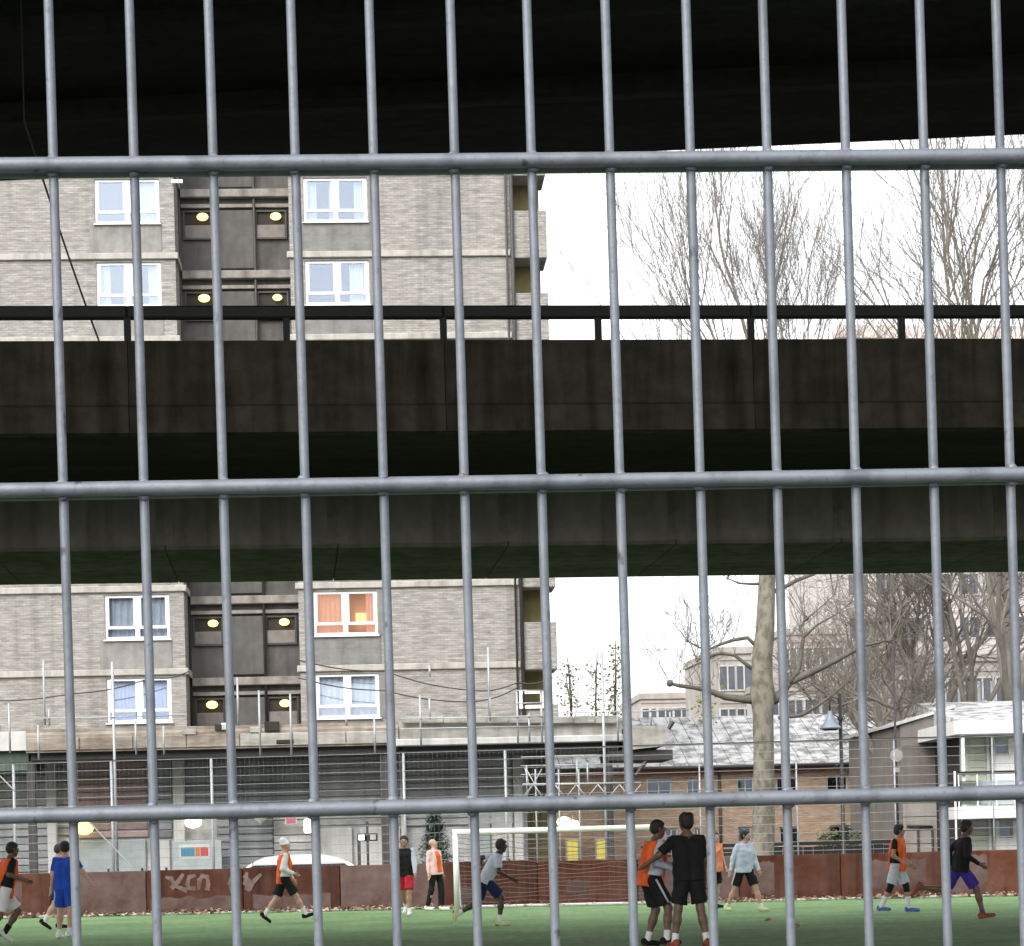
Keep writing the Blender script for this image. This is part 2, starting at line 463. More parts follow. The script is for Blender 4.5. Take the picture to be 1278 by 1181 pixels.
def sheet(name, x0, x1, y0, y1, z, mt, nx=1, ny=1):
    mb = MB()
    vs = [(x0 + (x1 - x0) * i / nx, y0 + (y1 - y0) * j / ny, z) for j in range(ny + 1) for i in range(nx + 1)]
    fs = [(j * (nx + 1) + i, j * (nx + 1) + i + 1, (j + 1) * (nx + 1) + i + 1, (j + 1) * (nx + 1) + i) for j in range(ny) for i in range(nx)]
    mb.add(vs, fs)
    return tag(mb.build(name, mt), kind='structure')

sheet('ground', -700, 700, -300, 1500, -0.012, M_GROUND)
sheet('pavement', -30, 30, -4, 1.9, -0.006, M_PAVE)
W = Frame(640, 55.0, -6.0)          # the low wall behind the pitch
pb = MB()
c0, c1 = W.world(-24, -0.03, 0), W.world(24, -0.03, 0)
pb.add([(-24, 2.2, 0), (24, 2.2, 0), (c1.x, c1.y, 0), (c0.x, c0.y, 0)], [(0, 1, 2, 3)])
tag(pb.build('pitch', turf_mat()), kind='structure')
ln = MB()
a0, a1 = W.world(-24, -0.55, 0.004), W.world(24, -0.55, 0.004)
b0, b1 = W.world(-24, -0.45, 0.004), W.world(24, -0.45, 0.004)
ln.add([a0, a1, b1, b0], [(0, 1, 2, 3)])
M_LINE = mat('faded_line_paint', (0.55, 0.60, 0.55), 0.8, rgb2=(0.12, 0.19, 0.12), scale=1.6, fac=(0.36, 0.56))
tag(ln.build('pitch_marking', M_LINE), kind='structure')

# ------------------------------------------------------------------ the mesh fence right in front
F = Frame(639, 1.40, 2.9)
fence = frame_thing('mesh_fence', F, label='galvanised steel wire mesh fence standing close in front of the pitch', cat='fence')
fence.rotation_euler = (0, 0, F.a)
SHEAR = 0.0055      # the fence panel leans a touch to the left
u_first = F.u(60 + 0.0325 * 500 * 1.0, 500)      # the leftmost wire in view, half way up
SP = 0.0494
zz = F.z(640, 604)
def wire_mesh(name, pts, r, n=14):
    mb = MB(); mb.tube(pts, r, n); return mb.mesh(name, M_GALV, True)
vseg = [(-(z - zz) * SHEAR, 0, z) for z in np.linspace(0.06, 2.5, 26)]
vm = wire_mesh('vertical_wire', vseg, 0.0029)
for k in range(-18, 31):
    o = inst('vertical_wire', vm, fence, (u_first + k * SP + random.uniform(-.0004, .0004), 0, 0))
    o.rotation_euler = (0, random.uniform(-.0008, .0008), 0)
ul, ur = u_first - 18.6 * SP, u_first + 30.6 * SP
hm_pts = [(x, 0, 0) for x in np.linspace(ul, ur, 40)]
hm = wire_mesh('horizontal_wire', hm_pts, 0.0046, 16)
for k in range(-6, 6):
    z = zz + 0.2 * k
    if z < 0.08: continue
    inst('horizontal_wire', hm, fence, (0, -0.0064, z), (0, random.uniform(-.0006, .0006), 0))
    inst('horizontal_wire', hm, fence, (0, 0.0064, z), (0, random.uniform(-.0006, .0006), 0))
wb = MB()                                  # weld beads where the wires cross
for i in range(-18, 31):
    for k in range(-6, 6):
        z = zz + 0.2 * k
        if z < .08: continue
        for s in (-1, 1):
            x = u_first + i * SP - (z - zz) * SHEAR + random.uniform(-.0006, .0006)
            wb.ball((x, -.0036, z + s * .0042), random.uniform(.0030, .0042), random.uniform(.0014, .0022), random.uniform(.0022, .0032), 8, 6)
o = wb.build('weld_beads', M_GALV, fence, True); o['kind'] = 'stuff'
for s in (ul - 0.03, ur + 0.03):
    MB().box(s - 0.03, s + 0.03, 0.014, 0.074, -0.01, 2.56).build('fence_post', M_GALV, fence)

# ------------------------------------------------------------------ the wide deck high over the pitch
D = Frame(640, 35.4, -3.74)
deck = frame_thing('road_deck', D, label='wide black underside of the elevated road filling the top of the photo', cat='road deck')
zs = D.z(640, 197)
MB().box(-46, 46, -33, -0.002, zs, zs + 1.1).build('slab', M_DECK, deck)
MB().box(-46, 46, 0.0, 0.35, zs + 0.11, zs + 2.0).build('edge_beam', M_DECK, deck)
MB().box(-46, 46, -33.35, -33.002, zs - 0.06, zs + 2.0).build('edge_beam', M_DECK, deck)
gm = MB().prism_x([(-0.22, 0.0), (0.22, 0.0), (0.3, -0.2), (0.0, -0.22), (-0.3, -0.2)][::-1], -46, 46).mesh('girder', M_DECK)
for k in range(9):
    inst('girder', gm, deck, (0, -3.4 - 3.2 * k, zs - 0.002))
for x in (-34, 34):
    for y in (-31, -4):
        MB().tube([(x, y, -0.01), (x, y, zs - 0.01)], 0.8, 20).build('pier', M_DECK, deck, True)

# ------------------------------------------------------------------ the road viaduct in the middle
V = Frame(640, 28.0, 5.6)
via = frame_thing('road_viaduct', V, label='dirty concrete viaduct with black guard rail crossing behind the wire fence', cat='viaduct')
U0, U1 = -42, 44
z_rt, z_rb = V.z(640, 380), V.z(640, 395.5)
z_pt, z_pg, z_pb = V.z(640, 424), V.z(640, 503), V.z(640, 538)
PERIOD_P = 1.95
up0 = V.u(554, 410)
# parapet in cast lengths, rail in lengths, posts one by one
plen = PERIOD_P * 2
pm = MB().prism_x([(0, z_pg), (0.012, z_pt), (0.22, z_pt), (0.22, z_pg)][::-1], 0.004, plen - 0.004).mesh('parapet_length', M_PARAPET)
bm_ = MB().prism_x([(-0.035, z_pb), (-0.035, z_pg - 0.035), (0.0, z_pg - 0.002), (0.22, z_pg - 0.002), (0.22, z_pb)][::-1], 0.004, plen - 0.004).mesh('parapet_base', M_PARAPET)
rm = MB().bbox(0.002, plen - 0.002, 0.03, 0.15, z_rb, z_rt, 0.02).mesh('guard_rail', M_RAILBLK)
pom = MB().bbox(-0.042, 0.042, 0.05, 0.13, z_pt - 0.002, z_rb + 0.01, 0.006).mesh('rail_post', M_RAILBLK)
k0 = int(U0 / plen) - 1
for k in range(k0, -k0 + 1):
    x = up0 + k * plen
    inst('parapet_length', pm, via, (x, 0, 0)); inst('parapet_base', bm_, via, (x, 0, 0)); inst('guard_rail', rm, via, (x, 0, 0))
for k in range(2 * k0, -2 * k0 + 2):
    inst('rail_post', pom, via, (up0 + k * PERIOD_P, 0, 0))
YB = 4.3
z_bt = z_pb + 0.01
z_bb = V.z(640, 681, YB)
# back of the box: where its underside meets the view of y = 722
lo, hi = YB, YB + 12
for _ in range(40):
    md = (lo + hi) / 2
    d = ray(640, 722); t = ((V.world(0, md, 0) - CAM).dot(V.vd)) / d.dot(V.vd)
    if (CAM + d * t).z > z_bb: hi = md
    else: lo = md
YE = lo
MB().box(U0, U1, 0.222, YE + 4.2, z_pb + 0.02, z_pb + 0.45).build('deck_slab', M_DECK, via)
MB().box(U0, U1, YE + 4.202, YE + 4.4, z_pb, z_pt).build('rear_parapet', M_DECK, via)
SEG = (V.u(1050, 645, YB) - V.u(205, 645, YB)) / 4
us = V.u(205, 645, YB)
g = 0.007
segm = MB()
c = 0.05
segm.add([(g, YB, z_bb + c), (SEG - g, YB, z_bb + c), (SEG - g, YB, z_bt), (g, YB, z_bt),
          (g, YB + c, z_bb), (SEG - g, YB + c, z_bb), (SEG - g, YE, z_bb), (g, YE, z_bb), (g, YE, z_bt), (SEG - g, YE, z_bt)],
         [(0, 1, 2, 3), (4, 5, 1, 0), (7, 6, 5, 4), (8, 9, 6, 7), (3, 2, 9, 8), (0, 3, 8, 7, 4), (1, 5, 6, 9, 2)])
segm = segm.mesh('box_segment', M_BEAM)
kk0 = int((U0 - us) / SEG)
for k in range(kk0, int((U1 - us) / SEG)):
    inst('box_segment', segm, via, (us + k * SEG, 0, 0))
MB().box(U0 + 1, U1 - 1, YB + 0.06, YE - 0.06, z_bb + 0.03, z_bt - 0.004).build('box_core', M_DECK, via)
# damp stained webs that show as dark stripes over the joints
M_DAMP = mat('damp_joint_concrete', (0.085, 0.078, 0.070), 0.9, rgb2=(0.16, 0.146, 0.13), scale=2, streak=0.4, spec=0.1)
stm = MB().prism([(-0.14, z_bb + 0.06), (0.12, z_bb + 0.06), (0.15, z_bb + 0.35), (0.16, z_bt - 0.02), (-0.15, z_bt - 0.02), (-0.13, z_bb + 0.4)], YB - 0.012, YB + 0.001).mesh('joint_cover', M_DAMP)
for k in range(kk0, int((U1 - us) / SEG)):
    o = inst('joint_cover', stm, via, (us + k * SEG, 0, 0), (0, 0, 0), (random.uniform(.7, 1.2), 1, 1))
for x in (-30, 30):
    MB().box(x - 0.8, x + 0.8, YB + 0.8, YE - 0.8, -0.01, z_bb - 0.002).build('pier', M_BEAM, via)

# hanging cable in front of the parapet
pc0 = P(30, 150, 27.6); pc1 = P(154, 505, 27.6)
cb = MB()
pts = []
for i in range(15):
    t = i / 14
    p = pc0.lerp(pc1, t); p.z -= 0.12 * math.sin(math.pi * t); pts.append(p)
cb.tube(pts, 0.013, 6)
pz = P(30, 150, 27.6); top = Vector((pz.x, 27.6, zs - 0.02))
cb.tube([top, pc0], 0.010, 6)
tag(cb.build('hanging_cable', M_PIPE), 'thin black cable sagging down in front of the viaduct parapet', 'cable')

# ------------------------------------------------------------------ the tower block
B = Frame(530, 71.0, 3.4)
tower = frame_thing('apartment_tower', B, label='grey brick tower block with white windows and stained concrete floor bands', cat='apartment building')
ZL = [B.z(530, 317 + 103 * k) for k in range(-3, 7)]       # floor bands, highest first
STO = (ZL[0] - ZL[-1]) / 9
Z_TOP = ZL[0] + STO * 1.02
Z_BASE = -0.02
uL_end = B.u(-380, 530)
uLr = B.u(224, 530)                  # right end of the left wing
uRl = B.u(367, 530)                  # left end of the right wing
uPipe = B.u(644, 530)
uCor = B.u(688, 530)
ww = B.u(464.5, 500) - B.u(384.5, 500)
wR = B.u(384.5, 500); wL = B.u(124, 500)
wz0 = B.z(418, 277 - 318 + 318) - B.z(418, 318)      # sill height above the band
wh = B.z(418, 222) - B.z(418, 277)

def wall_holes(u0, u1, z0, z1, holes, v0=0.0, dep=0.16, thick=0.3):
    """front face at v0 with rectangular openings that have reveals"""
    us_ = sorted({u0, u1, *[h[0] for h in holes], *[h[1] for h in holes]})
    zs_ = sorted({z0, z1, *[h[2] for h in holes], *[h[3] for h in holes]})
    mb = MB()
    for i in range(len(us_) - 1):
        for j in range(len(zs_) - 1):
            cu, cz = (us_[i] + us_[i + 1]) / 2, (zs_[j] + zs_[j + 1]) / 2
            if any(h[0] < cu < h[1] and h[2] < cz < h[3] for h in holes): continue
            mb.add([(us_[i], v0, zs_[j]), (us_[i + 1], v0, zs_[j]), (us_[i + 1], v0, zs_[j + 1]), (us_[i], v0, zs_[j + 1])], [(0, 1, 2, 3)])
    for (a, b, c_, d_) in holes:
        e = v0 + dep
        mb.add([(a, v0, c_), (b, v0, c_), (b, v0, d_), (a, v0, d_), (a, e, c_), (b, e, c_), (b, e, d_), (a, e, d_)],
               [(0, 1, 5, 4), (1, 2, 6, 5), (2, 3, 7, 6), (3, 0, 4, 7)])
    e = v0 + thick
    mb.add([(u0, v0, z0), (u1, v0, z0), (u1, v0, z1), (u0, v0, z1), (u0, e, z0), (u1, e, z0), (u1, e, z1), (u0, e, z1)],
           [(0, 4, 5, 1), (1, 5, 6, 2), (2, 6, 7, 3), (3, 7, 4, 0)])
    return mb

rows = [z + wz0 for z in ZL]
uExtra = wL - 5.4                    # a further column of windows out of frame on the left
holesL = [(wL, wL + ww, r, r + wh) for r in rows] + [(uExtra, uExtra + ww, r, r + wh) for r in rows]
holesR = [(wR, wR + ww, r, r + wh) for r in rows]
Z_POD = B.z(400, 936)
wall_holes(uL_end, uLr, Z_POD, Z_TOP, holesL).build('brick_wall', M_BRICK, tower)
wall_holes(uRl, uPipe, Z_POD, Z_TOP, holesR).build('brick_wall', M_BRICK, tower)
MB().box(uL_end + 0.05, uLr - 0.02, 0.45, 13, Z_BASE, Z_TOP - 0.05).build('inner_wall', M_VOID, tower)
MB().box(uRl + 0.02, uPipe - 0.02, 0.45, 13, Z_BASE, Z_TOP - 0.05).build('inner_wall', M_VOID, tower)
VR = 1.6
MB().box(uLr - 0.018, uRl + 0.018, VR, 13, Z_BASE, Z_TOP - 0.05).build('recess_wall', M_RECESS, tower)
MB().box(uLr - 0.3, uLr, 0.302, VR, Z_POD, Z_TOP).build('recess_side_wall', M_BRICK, tower)
MB().box(uRl, uRl + 0.3, 0.302, VR, Z_POD, Z_TOP).build('recess_side_wall', M_BRICK, tower)
MB().box(uL_end, uCor, -0.1, 13.2, Z_TOP + 0.002, Z_TOP + 0.5).build('roof', M_LEDGE, tower)

# floor bands
lh = 0.10
lmL = MB().bbox(uL_end, uLr + 0.09, -0.09, 0.05, -lh, lh, 0.02).mesh('floor_band', M_LEDGE)
lmR = MB().bbox(uRl - 0.09, uPipe - 0.05, -0.09, 0.05, -lh, lh, 0.02).mesh('floor_band', M_LEDGE)
lsL = MB().box(uLr + 0.002, uLr + 0.085, 0.052, VR - 0.01, -lh, lh).mesh('floor_band', M_LEDGE)
for z in ZL:
    inst('floor_band', lmL, tower, (0, 0, z)); inst('floor_band', lmR, tower, (0, 0, z)); inst('floor_band', lsL, tower, (0, 0, z))
# grey spandrel panels under the right hand windows and strips beside the left ones
uS0, uS1 = B.u(377, 530), B.u(468.5, 530)
spm = MB().bbox(uS0, uS1, -0.02, 0.01, lh + 0.01, wz0 - 0.03, 0.006).mesh('spandrel_panel', M_SPANDREL)
spl = MB().bbox(wL - 0.18, wL + ww + 0.05, -0.02, 0.01, lh + 0.01, wz0 - 0.03, 0.006).mesh('spandrel_panel', mat('pale_render_panel', (0.265, 0.258, 0.242), 0.9, var=0.35, scale=1.8, streak=0.25))
jm = MB().box(wR + ww + 0.04, wR + ww + 0.18, -0.018, 0.01, wz0 - 0.02, STO - lh - 0.01).mesh('jamb_strip', M_SPANDREL)
for z in ZL:
    inst('spandrel_panel', spm, tower, (0, 0, z))
    inst('spandrel_panel', spl, tower, (0, 0, z))
    inst('jamb_strip', jm, tower, (0, 0, z))

# windows
def window_meshes(w, h):
    fr_ = MB()
    t, ml, tr, y0, y1 = 0.085, 0.15, 0.09, 0.0, 0.08
    zt = h * 0.27
    fr_.bbox(0, w, y0, y1, 0, t, .012).bbox(0, w, y0, y1, h - t, h, .012)
    fr_.bbox(0, t, y0, y1, t + .001, h - t - .001, .012).bbox(w - t, w, y0, y1, t + .001, h - t - .001, .012)
    fr_.bbox(w / 2 - ml / 2, w / 2 + ml / 2, y0, y1, t + .001, h - t - .001, .012)
    for s in (0, 1):
        a = t + .001 if s == 0 else w / 2 + ml / 2 + .001
        b_ = w / 2 - ml / 2 - .001 if s == 0 else w - t - .001
        fr_.bbox(a, b_, y0 + .004, y1 - .004, zt - tr / 2, zt + tr / 2, .012)
        # opening casement rebate
        q = 0.045
        fr_.box(a, a + q, y0 + .012, y1 - .01, zt + tr / 2 + .001, h - t - .001).box(b_ - q, b_, y0 + .012, y1 - .01, zt + tr / 2 + .001, h - t - .001)
    fm = fr_.mesh('window', M_UPVC)
    pw = w / 2 - ml / 2 - t - 0.002
    pu = MB().box(0, pw, 0.035, 0.045, zt + tr / 2 + .002, h - t - .002).mesh('pane', M_GLASS)
    pl = MB().box(0, pw, 0.035, 0.045, t + .002, zt - tr / 2 - .002).mesh('pane', M_GLASS)
    sill = MB().prism_x([(-0.10, -0.05), (-0.10, -0.03), (-0.005, 0.0), (0.06, 0.0), (0.06, -0.05)][::-1], -0.04, w + 0.04).mesh('sill', M_UPVC)
    return fm, pu, pl, sill, (t, w / 2 + ml / 2 + .001)
WF, WPU, WPL, WSILL, WX = window_meshes(ww, wh)
def curtain_mesh(w, h, folds, mt, nm='curtain'):
    mb = MB(); n = folds * 4
    vs = []
    for j in (0, 1):
        for i in range(n + 1):
            vs.append((w * i / n, 0.18 + 0.03 * math.sin(i / 4 * 2 * math.pi), 0.06 + (h - 0.12) * j))
    mb.add(vs, [(i, i + 1, n + 2 + i, n + 1 + i) for i in range(n)])
    return mb.mesh(nm, mt, True)
CW = {}
def add_window(u, z, kind):
    w = inst('window', WF, tower, (u, 0.05, z))
    for x in WX:
        inst('pane', WPU, w, (x, 0, 0)); inst('pane', WPL, w, (x, 0, 0))
    inst('sill', WSILL, w, (0, -0.05, 0))
    if kind == 'net':
        for x, wd in ((0.08, 0.34), (ww - 0.42, 0.34), (ww / 2 - 0.2, 0.3)):
            inst('curtain', CW.setdefault(('n', round(wd, 2)), curtain_mesh(wd, wh, 4, M_CURT)), w, (x, 0, 0))
    elif kind == 'side':
        inst('curtain', CW.setdefault('s', curtain_mesh(0.55, wh, 5, M_CURT)), w, (ww - 0.62, 0, 0))
    elif kind == 'blue':
        inst('curtain', CW.setdefault('b', curtain_mesh(ww - 0.16, wh, 16, M_CURTB)), w, (0.08, 0, 0))
    elif kind == 'pale':
        inst('curtain', CW.setdefault('p', curtain_mesh(ww - 0.16, wh, 9, M_CURT)), w, (0.08, 0, 0))  # full pale curtain stands in for sky reflected in the pane
    elif kind == 'lit':
        w['label'] = 'lit window with peach curtain'
        inst('curtain', curtain_mesh(ww / 2 - 0.1, wh, 6, M_CURTO), w, (0.08, 0, 0))
        inst('curtain', curtain_mesh(0.28, wh, 3, M_CURTO), w, (ww - 0.36, 0, 0))
        MB().box(ww / 2, ww - 0.1, 0.36, 0.38, 0.06, wh - 0.06).build('lit_room', M_ROOMLIT, w)
        MB().box(ww * .66, ww * .84, 0.28, 0.34, wh * .3, wh * .52).build('lamp_shade', M_LAMP, w)
# ZL index 3 is the band at y 317; the window above it starts there
for i, r in enumerate(rows):
    add_window(wL, r, {3: 'side', 4: 'net', 8: 'pale', 9: 'blue'}.get(i, 'net'))
    add_window(wR, r, {3: 'net', 4: 'side', 8: 'lit', 9: 'pale'}.get(i, 'net'))
    add_window(uExtra, r, 'net')

# recess bay: bands, dark sheets as balcony openings, lamps
def rz(y): return B.z(295, y, VR)
zr = B.z(295, 325, VR)          # reference band height on the recess plane
b1 = (rz(350) - zr, rz(340) - zr); b2 = (rz(362) - zr, rz(357.5) - zr)
op = (rz(401) - zr, rz(365) - zr); mid_ = rz(383) - zr
uA0, uA1 = B.u(235, 530, VR), B.u(272, 530, VR)
uB0, uB1 = B.u(325, 530, VR), B.u(364, 530, VR)
bandm = MB().bbox(uLr + 0.09, uRl - 0.01, VR - 0.28, VR - 0.001, b1[0], b1[1], 0.02).mesh('recess_band', M_LEDGE)
M_LEDGED = mat('dark_ledge_concrete', (0.27, 0.25, 0.225), 0.9, rgb2=(0.15, 0.14, 0.125), scale=2.2, streak=0.3)  # darker ledge tone for the recess bands
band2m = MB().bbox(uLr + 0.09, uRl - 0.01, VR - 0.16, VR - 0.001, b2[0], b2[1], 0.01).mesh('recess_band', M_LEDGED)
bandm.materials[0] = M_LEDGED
def bay_meshes(u0, u1):
    fr_ = MB()
    t = 0.05
    fr_.box(u0, u0 + t, VR - 0.10, VR - 0.001, op[0], op[1]).box(u1 - t, u1, VR - 0.10, VR - 0.001, op[0], op[1])
    fr_.box(u0 + t + .001, u1 - t - .001, VR - 0.10, VR - 0.001, op[1] - t, op[1]).box(u0 + t + .001, u1 - t - .001, VR - 0.10, VR - 0.001, op[0], op[0] + t)
    f = fr_.mesh('balcony_frame', M_PIPE)
    v = MB().box(u0 + t + .002, u1 - t - .002, VR - 0.02, VR - 0.002, mid_, op[1] - t - .002).mesh('opening', M_VOID)  # solid dark sheet, the opening's inner shade is put into its colour
    p = MB().bbox(u0 + t + .002, u1 - t - .002, VR - 0.08, VR - 0.002, op[0] + t + .002, mid_ - .002, 0.01).mesh('balcony_panel', M_RECESS2)
    lmp = MB().ball(((u0 + u1) / 2 + 0.12, VR - 0.13, (mid_ + op[1]) / 2 + 0.02), 0.19, 0.09, 0.13, 12, 8).mesh('lamp', M_LAMP, True)
    return f, v, p, lmp
bays = [bay_meshes(uA0, uA1), bay_meshes(uB0, uB1)]
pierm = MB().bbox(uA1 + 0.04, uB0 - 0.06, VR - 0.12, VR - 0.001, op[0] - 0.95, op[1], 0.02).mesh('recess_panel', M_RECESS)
for z in [zr + STO * k for k in range(4, -6, -1)]:
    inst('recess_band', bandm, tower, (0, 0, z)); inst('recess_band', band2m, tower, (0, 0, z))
    inst('recess_panel', pierm, tower, (0, 0, z))
    for f, v, p, lmp in bays:
        o = inst('balcony_frame', f, tower, (0, 0, z)); inst('opening', v, o, (0, 0, 0)); inst('balcony_panel', p, o, (0, 0, 0)); lo_ = random.uniform(.72, 1.0); inst('lamp', lmp, o, ((1 - lo_) * (lmp.vertices[0].co.x) + random.uniform(-.06, .06), 0, (1 - lo_) * (lmp.vertices[0].co.z + .13)), (0, 0, 0), (lo_, 1, lo_))
for u in (uB0 - 0.03, uA0 - 0.12):
    MB().tube([(u, VR - 0.16, Z_POD), (u, VR - 0.16, Z_TOP)], 0.045, 8).build('downpipe', M_PIPE, tower, True)
for z in (ZL[3] + STO * .86, ZL[7] + STO * .8):     # small cctv / flood lamps at the wing corner
    MB().box(uLr - 0.05, uLr + 0.30, -0.22, -0.09, z, z + 0.1).build('corner_lamp', M_UPVC, tower)

# right hand corner with open loggias
uO = B.u(646, 530)
MB().box(uO, uCor - 0.14, 1.1, 13, Z_BASE, Z_TOP - 0.05).build('loggia_wall', M_OLIVE, tower)
MB().box(uPipe - 0.02, uO - 0.002, 0.0, 1.2, Z_POD, Z_TOP - 0.02).build('corner_wall', M_BRICK, tower)
parz0, parz1 = B.z(660, 425 + 0) - B.z(660, 315), B.z(660, 366) - B.z(660, 315)
ptm = MB().bbox(uO + .002, uCor, -0.03, 0.12, parz0, parz1, 0.02).box(uCor - 0.14, uCor, 0.122, 1.6, parz0, parz1).mesh('loggia_parapet', M_BRICK)
slm = MB().box(uO + .002, uCor - 0.05, 0.0, 1.098, -lh, lh).mesh('loggia_slab', M_LEDGE)
flm = MB().box(uO + .002, uCor - 0.15, 0.122, 1.098, parz0 + 0.01, parz0 + 0.14).mesh('loggia_floor', M_LEDGE)
zc = B.z(660, 315)
for k in range(4, -6, -1):
    z = zc + STO * k
    inst('loggia_parapet', ptm, tower, (0, 0, z)); inst('loggia_floor', flm, tower, (0, 0, z))
    inst('loggia_slab', slm, tower, (0, 0, z + 0.02))
for u in (uPipe + 0.02, uPipe - 0.16):
    MB().tube([(u, -0.09, Z_POD), (u, -0.09, Z_TOP)], 0.06 if u > uPipe else 0.035, 10).build('downpipe', M_PIPE, tower, True)
# satellite style small window box low on the corner
q0, qz0 = B.uz(648, 885); q1, qz1 = B.uz(678, 862)
inst('corner_window', MB().box(q0, q1, -0.14, -0.04, qz0, qz0 + .1).box(q0, q1, -0.14, -0.04, qz1 - .1, qz1).box(q0, q0 + .1, -0.14, -0.04, qz0 + .1, qz1 - .1).box(q1 - .1, q1, -0.14, -0.04, qz0 + .1, qz1 - .1).mesh('corner_window', M_WHITE), tower)

# podium: ground floor shutters, columns, doors behind the pitch fence
zg = Z_POD - 0.02
def shutter(px0, px1, y_top, y_bot, mt, hgt=0.235, v=-0.02):
    u0, u1 = B.u(px0, 1000), B.u(px1, 1000)
    z1, z0 = B.z((px0 + px1) / 2, y_top), B.z((px0 + px1) / 2, y_bot)
    n = max(1, int(round((z1 - z0) / hgt))); h = (z1 - z0) / n
    me = MB().bbox(u0, u1, -0.06, 0.02, 0.012, h - 0.012, 0.02).mesh('shutter_slat', mt)
    for k in range(n):
        inst('shutter_slat', me, tower, (0, v, z0 + k * h), (R_(4), 0, 0))
    return u0, u1, z0, z1
MB().box(uL_end, uO, 0.04, 0.44, Z_BASE, zg).build('ground_floor_wall', M_SHUT_G, tower)
shutter(-150, 92, 940, 1046, M_SHUT_G)
shutter(96, 184, 940, 1046, M_SHUT_R)
shutter(-150, 60, 1047, 1100, M_SHUT_D)
shutter(232, 388, 940, 1012, M_SHUT_D)
shutter(270, 340, 1013, 1098, M_SHUT_D)
shutter(341, 388, 1014, 1090, M_SHUT_G)
shutter(392, 500, 940, 1030, M_SHUT_G)
shutter(505, 640, 940, 1030, M_SHUT_G)
shutter(186, 214, 940, 1046, M_SHUT_D)
for a, b_, yt, mt in ((100, 140, 1048, M_DOORGR), (142, 182, 1048, M_DOORGR), (392, 440, 1034, M_PALE), (450, 500, 1034, M_PALE), (585, 612, 1014, M_DOORGR), (614, 640, 1014, M_PALE), (188, 212, 1048, M_PALE)):
    u0, u1 = B.u(a, 1050), B.u(b_, 1050)
    d_ = MB().bbox(u0, u1, -0.08, 0.03, 0.0, B.z((a + b_) / 2, yt), 0.02).build('door', mt, tower)
    MB().box(u1 - 0.16, u1 - 0.10, -0.12, -0.082, 0.95, 1.15).build('handle', M_BLK, d_)
MB().bbox(B.u(446, 1050) - 0.0, B.u(449, 1050), -0.08, 0.03, 0, 2.0, .01).build('door_post', M_PIPE, tower)
for a, b_ in ((217, 231), (60, 72), (389, 393), (500, 505), (641, 652)):
    u0, u1 = B.u(a, 1000), B.u(b_, 1000)
    MB().bbox(u0, u1, -0.35, 0.03, 0.0, zg - 0.03, 0.03).build('column', M_PALE, tower)

# canopy slab over the ground floor
VC = -2.9
zt_, zb_ = B.z(300, 905, VC), B.z(300, 934, VC)
u0, u1 = B.u(32, 920, VC), B.u(498, 920, VC)
can = MB()
can.prism_x([(VC, zb_), (VC, zt_ - 0.18), (VC + 0.06, zt_ - 0.1), (VC + 0.06, zt_), (-0.1, zt_), (-0.1, zb_)][::-1], u0, u1 - 0.01)
can.build('canopy', M_CANOPY, tower)
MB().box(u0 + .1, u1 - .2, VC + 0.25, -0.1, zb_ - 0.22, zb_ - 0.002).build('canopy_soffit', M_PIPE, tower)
ru = (u1 - u0) / 7
for k in range(7):                      # cast fascia panels, some stained
    MB().bbox(u0 + k * ru + .01, u0 + (k + 1) * ru - .01, VC - 0.05, VC - 0.002, zb_ + 0.05, zb_ + (zt_ - zb_) * 0.62, 0.02).build('fascia_panel', M_CANOPY if k < 4 else M_CANOPY2, tower)
# rough repair patches on the fascia
for px, py, w_, h_ in ((268, 908, .35, .2), (276, 907, .2, .22), (312, 911, .3, .18), (330, 907, .45, .3), (345, 926, .5, .12), (228, 914, .4, .16)):
    u_, z_ = B.uz(px, py, VC - 0.08)
    MB().bbox(u_, u_ + w_, VC - 0.09, VC - 0.045, z_ - h_ / 2, z_ + h_ / 2, 0.02).build('fascia_patch', random.choice([M_WHITE, M_VOID, M_CANOPY2]), tower)
u2 = B.u(776, 910, VC)
zt2, zb2 = B.z(620, 899, VC), B.z(620, 929, VC)
MB().box(u1 + .01, u2, VC, -0.1, zb2 + 0.22, zt2).build('canopy', M_CANOPY2, tower)
MB().bbox(u1 - 0.1, u2 + .03, VC - 0.09, VC + 0.3, zb2, zb2 + 0.215, 0.03).build('canopy_edge', M_PALE, tower)
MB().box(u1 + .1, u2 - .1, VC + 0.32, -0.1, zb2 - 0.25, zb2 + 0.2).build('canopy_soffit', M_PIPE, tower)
# short end block and raking strut on the right of the canopy
u3, u4 = B.u(783, 920, VC), B.u(828, 920, VC)
za, zb3 = B.z(800, 906, VC), B.z(800, 936, VC)
MB().prism([(u3, zb3), (u4, zb3 + .1), (u4 + .2, za - .15), (u4, za), (u3, za)], VC, VC + 2.7).build('canopy_end', M_CANOPY2, tower)
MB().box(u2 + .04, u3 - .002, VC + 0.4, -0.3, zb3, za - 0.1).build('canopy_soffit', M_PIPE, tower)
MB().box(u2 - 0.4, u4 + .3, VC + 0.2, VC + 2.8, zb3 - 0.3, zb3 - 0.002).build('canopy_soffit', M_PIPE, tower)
sa = B.uz(795, 968, VC); sb = B.uz(842, 900, VC)
MB().tube([(sa[0], VC + .3, sa[1]), (sb[0], VC + .3, sb[1])], 0.07, 6).build('raking_strut', M_PIPE, tower)
for px in (40, 480, 760):
    u_ = B.u(px, 1000, VC + .5)
    MB().box(u_ - .12, u_ + .12, VC + .4, VC + .64, 0, zb_ - .23).build('canopy_post', M_PIPE, tower)
MB().box(u0 - 3.2, u0 - .02, VC + .4, -0.1, zb_ + 0.1, zt_ - 0.02).build('canopy', M_PALE, tower)
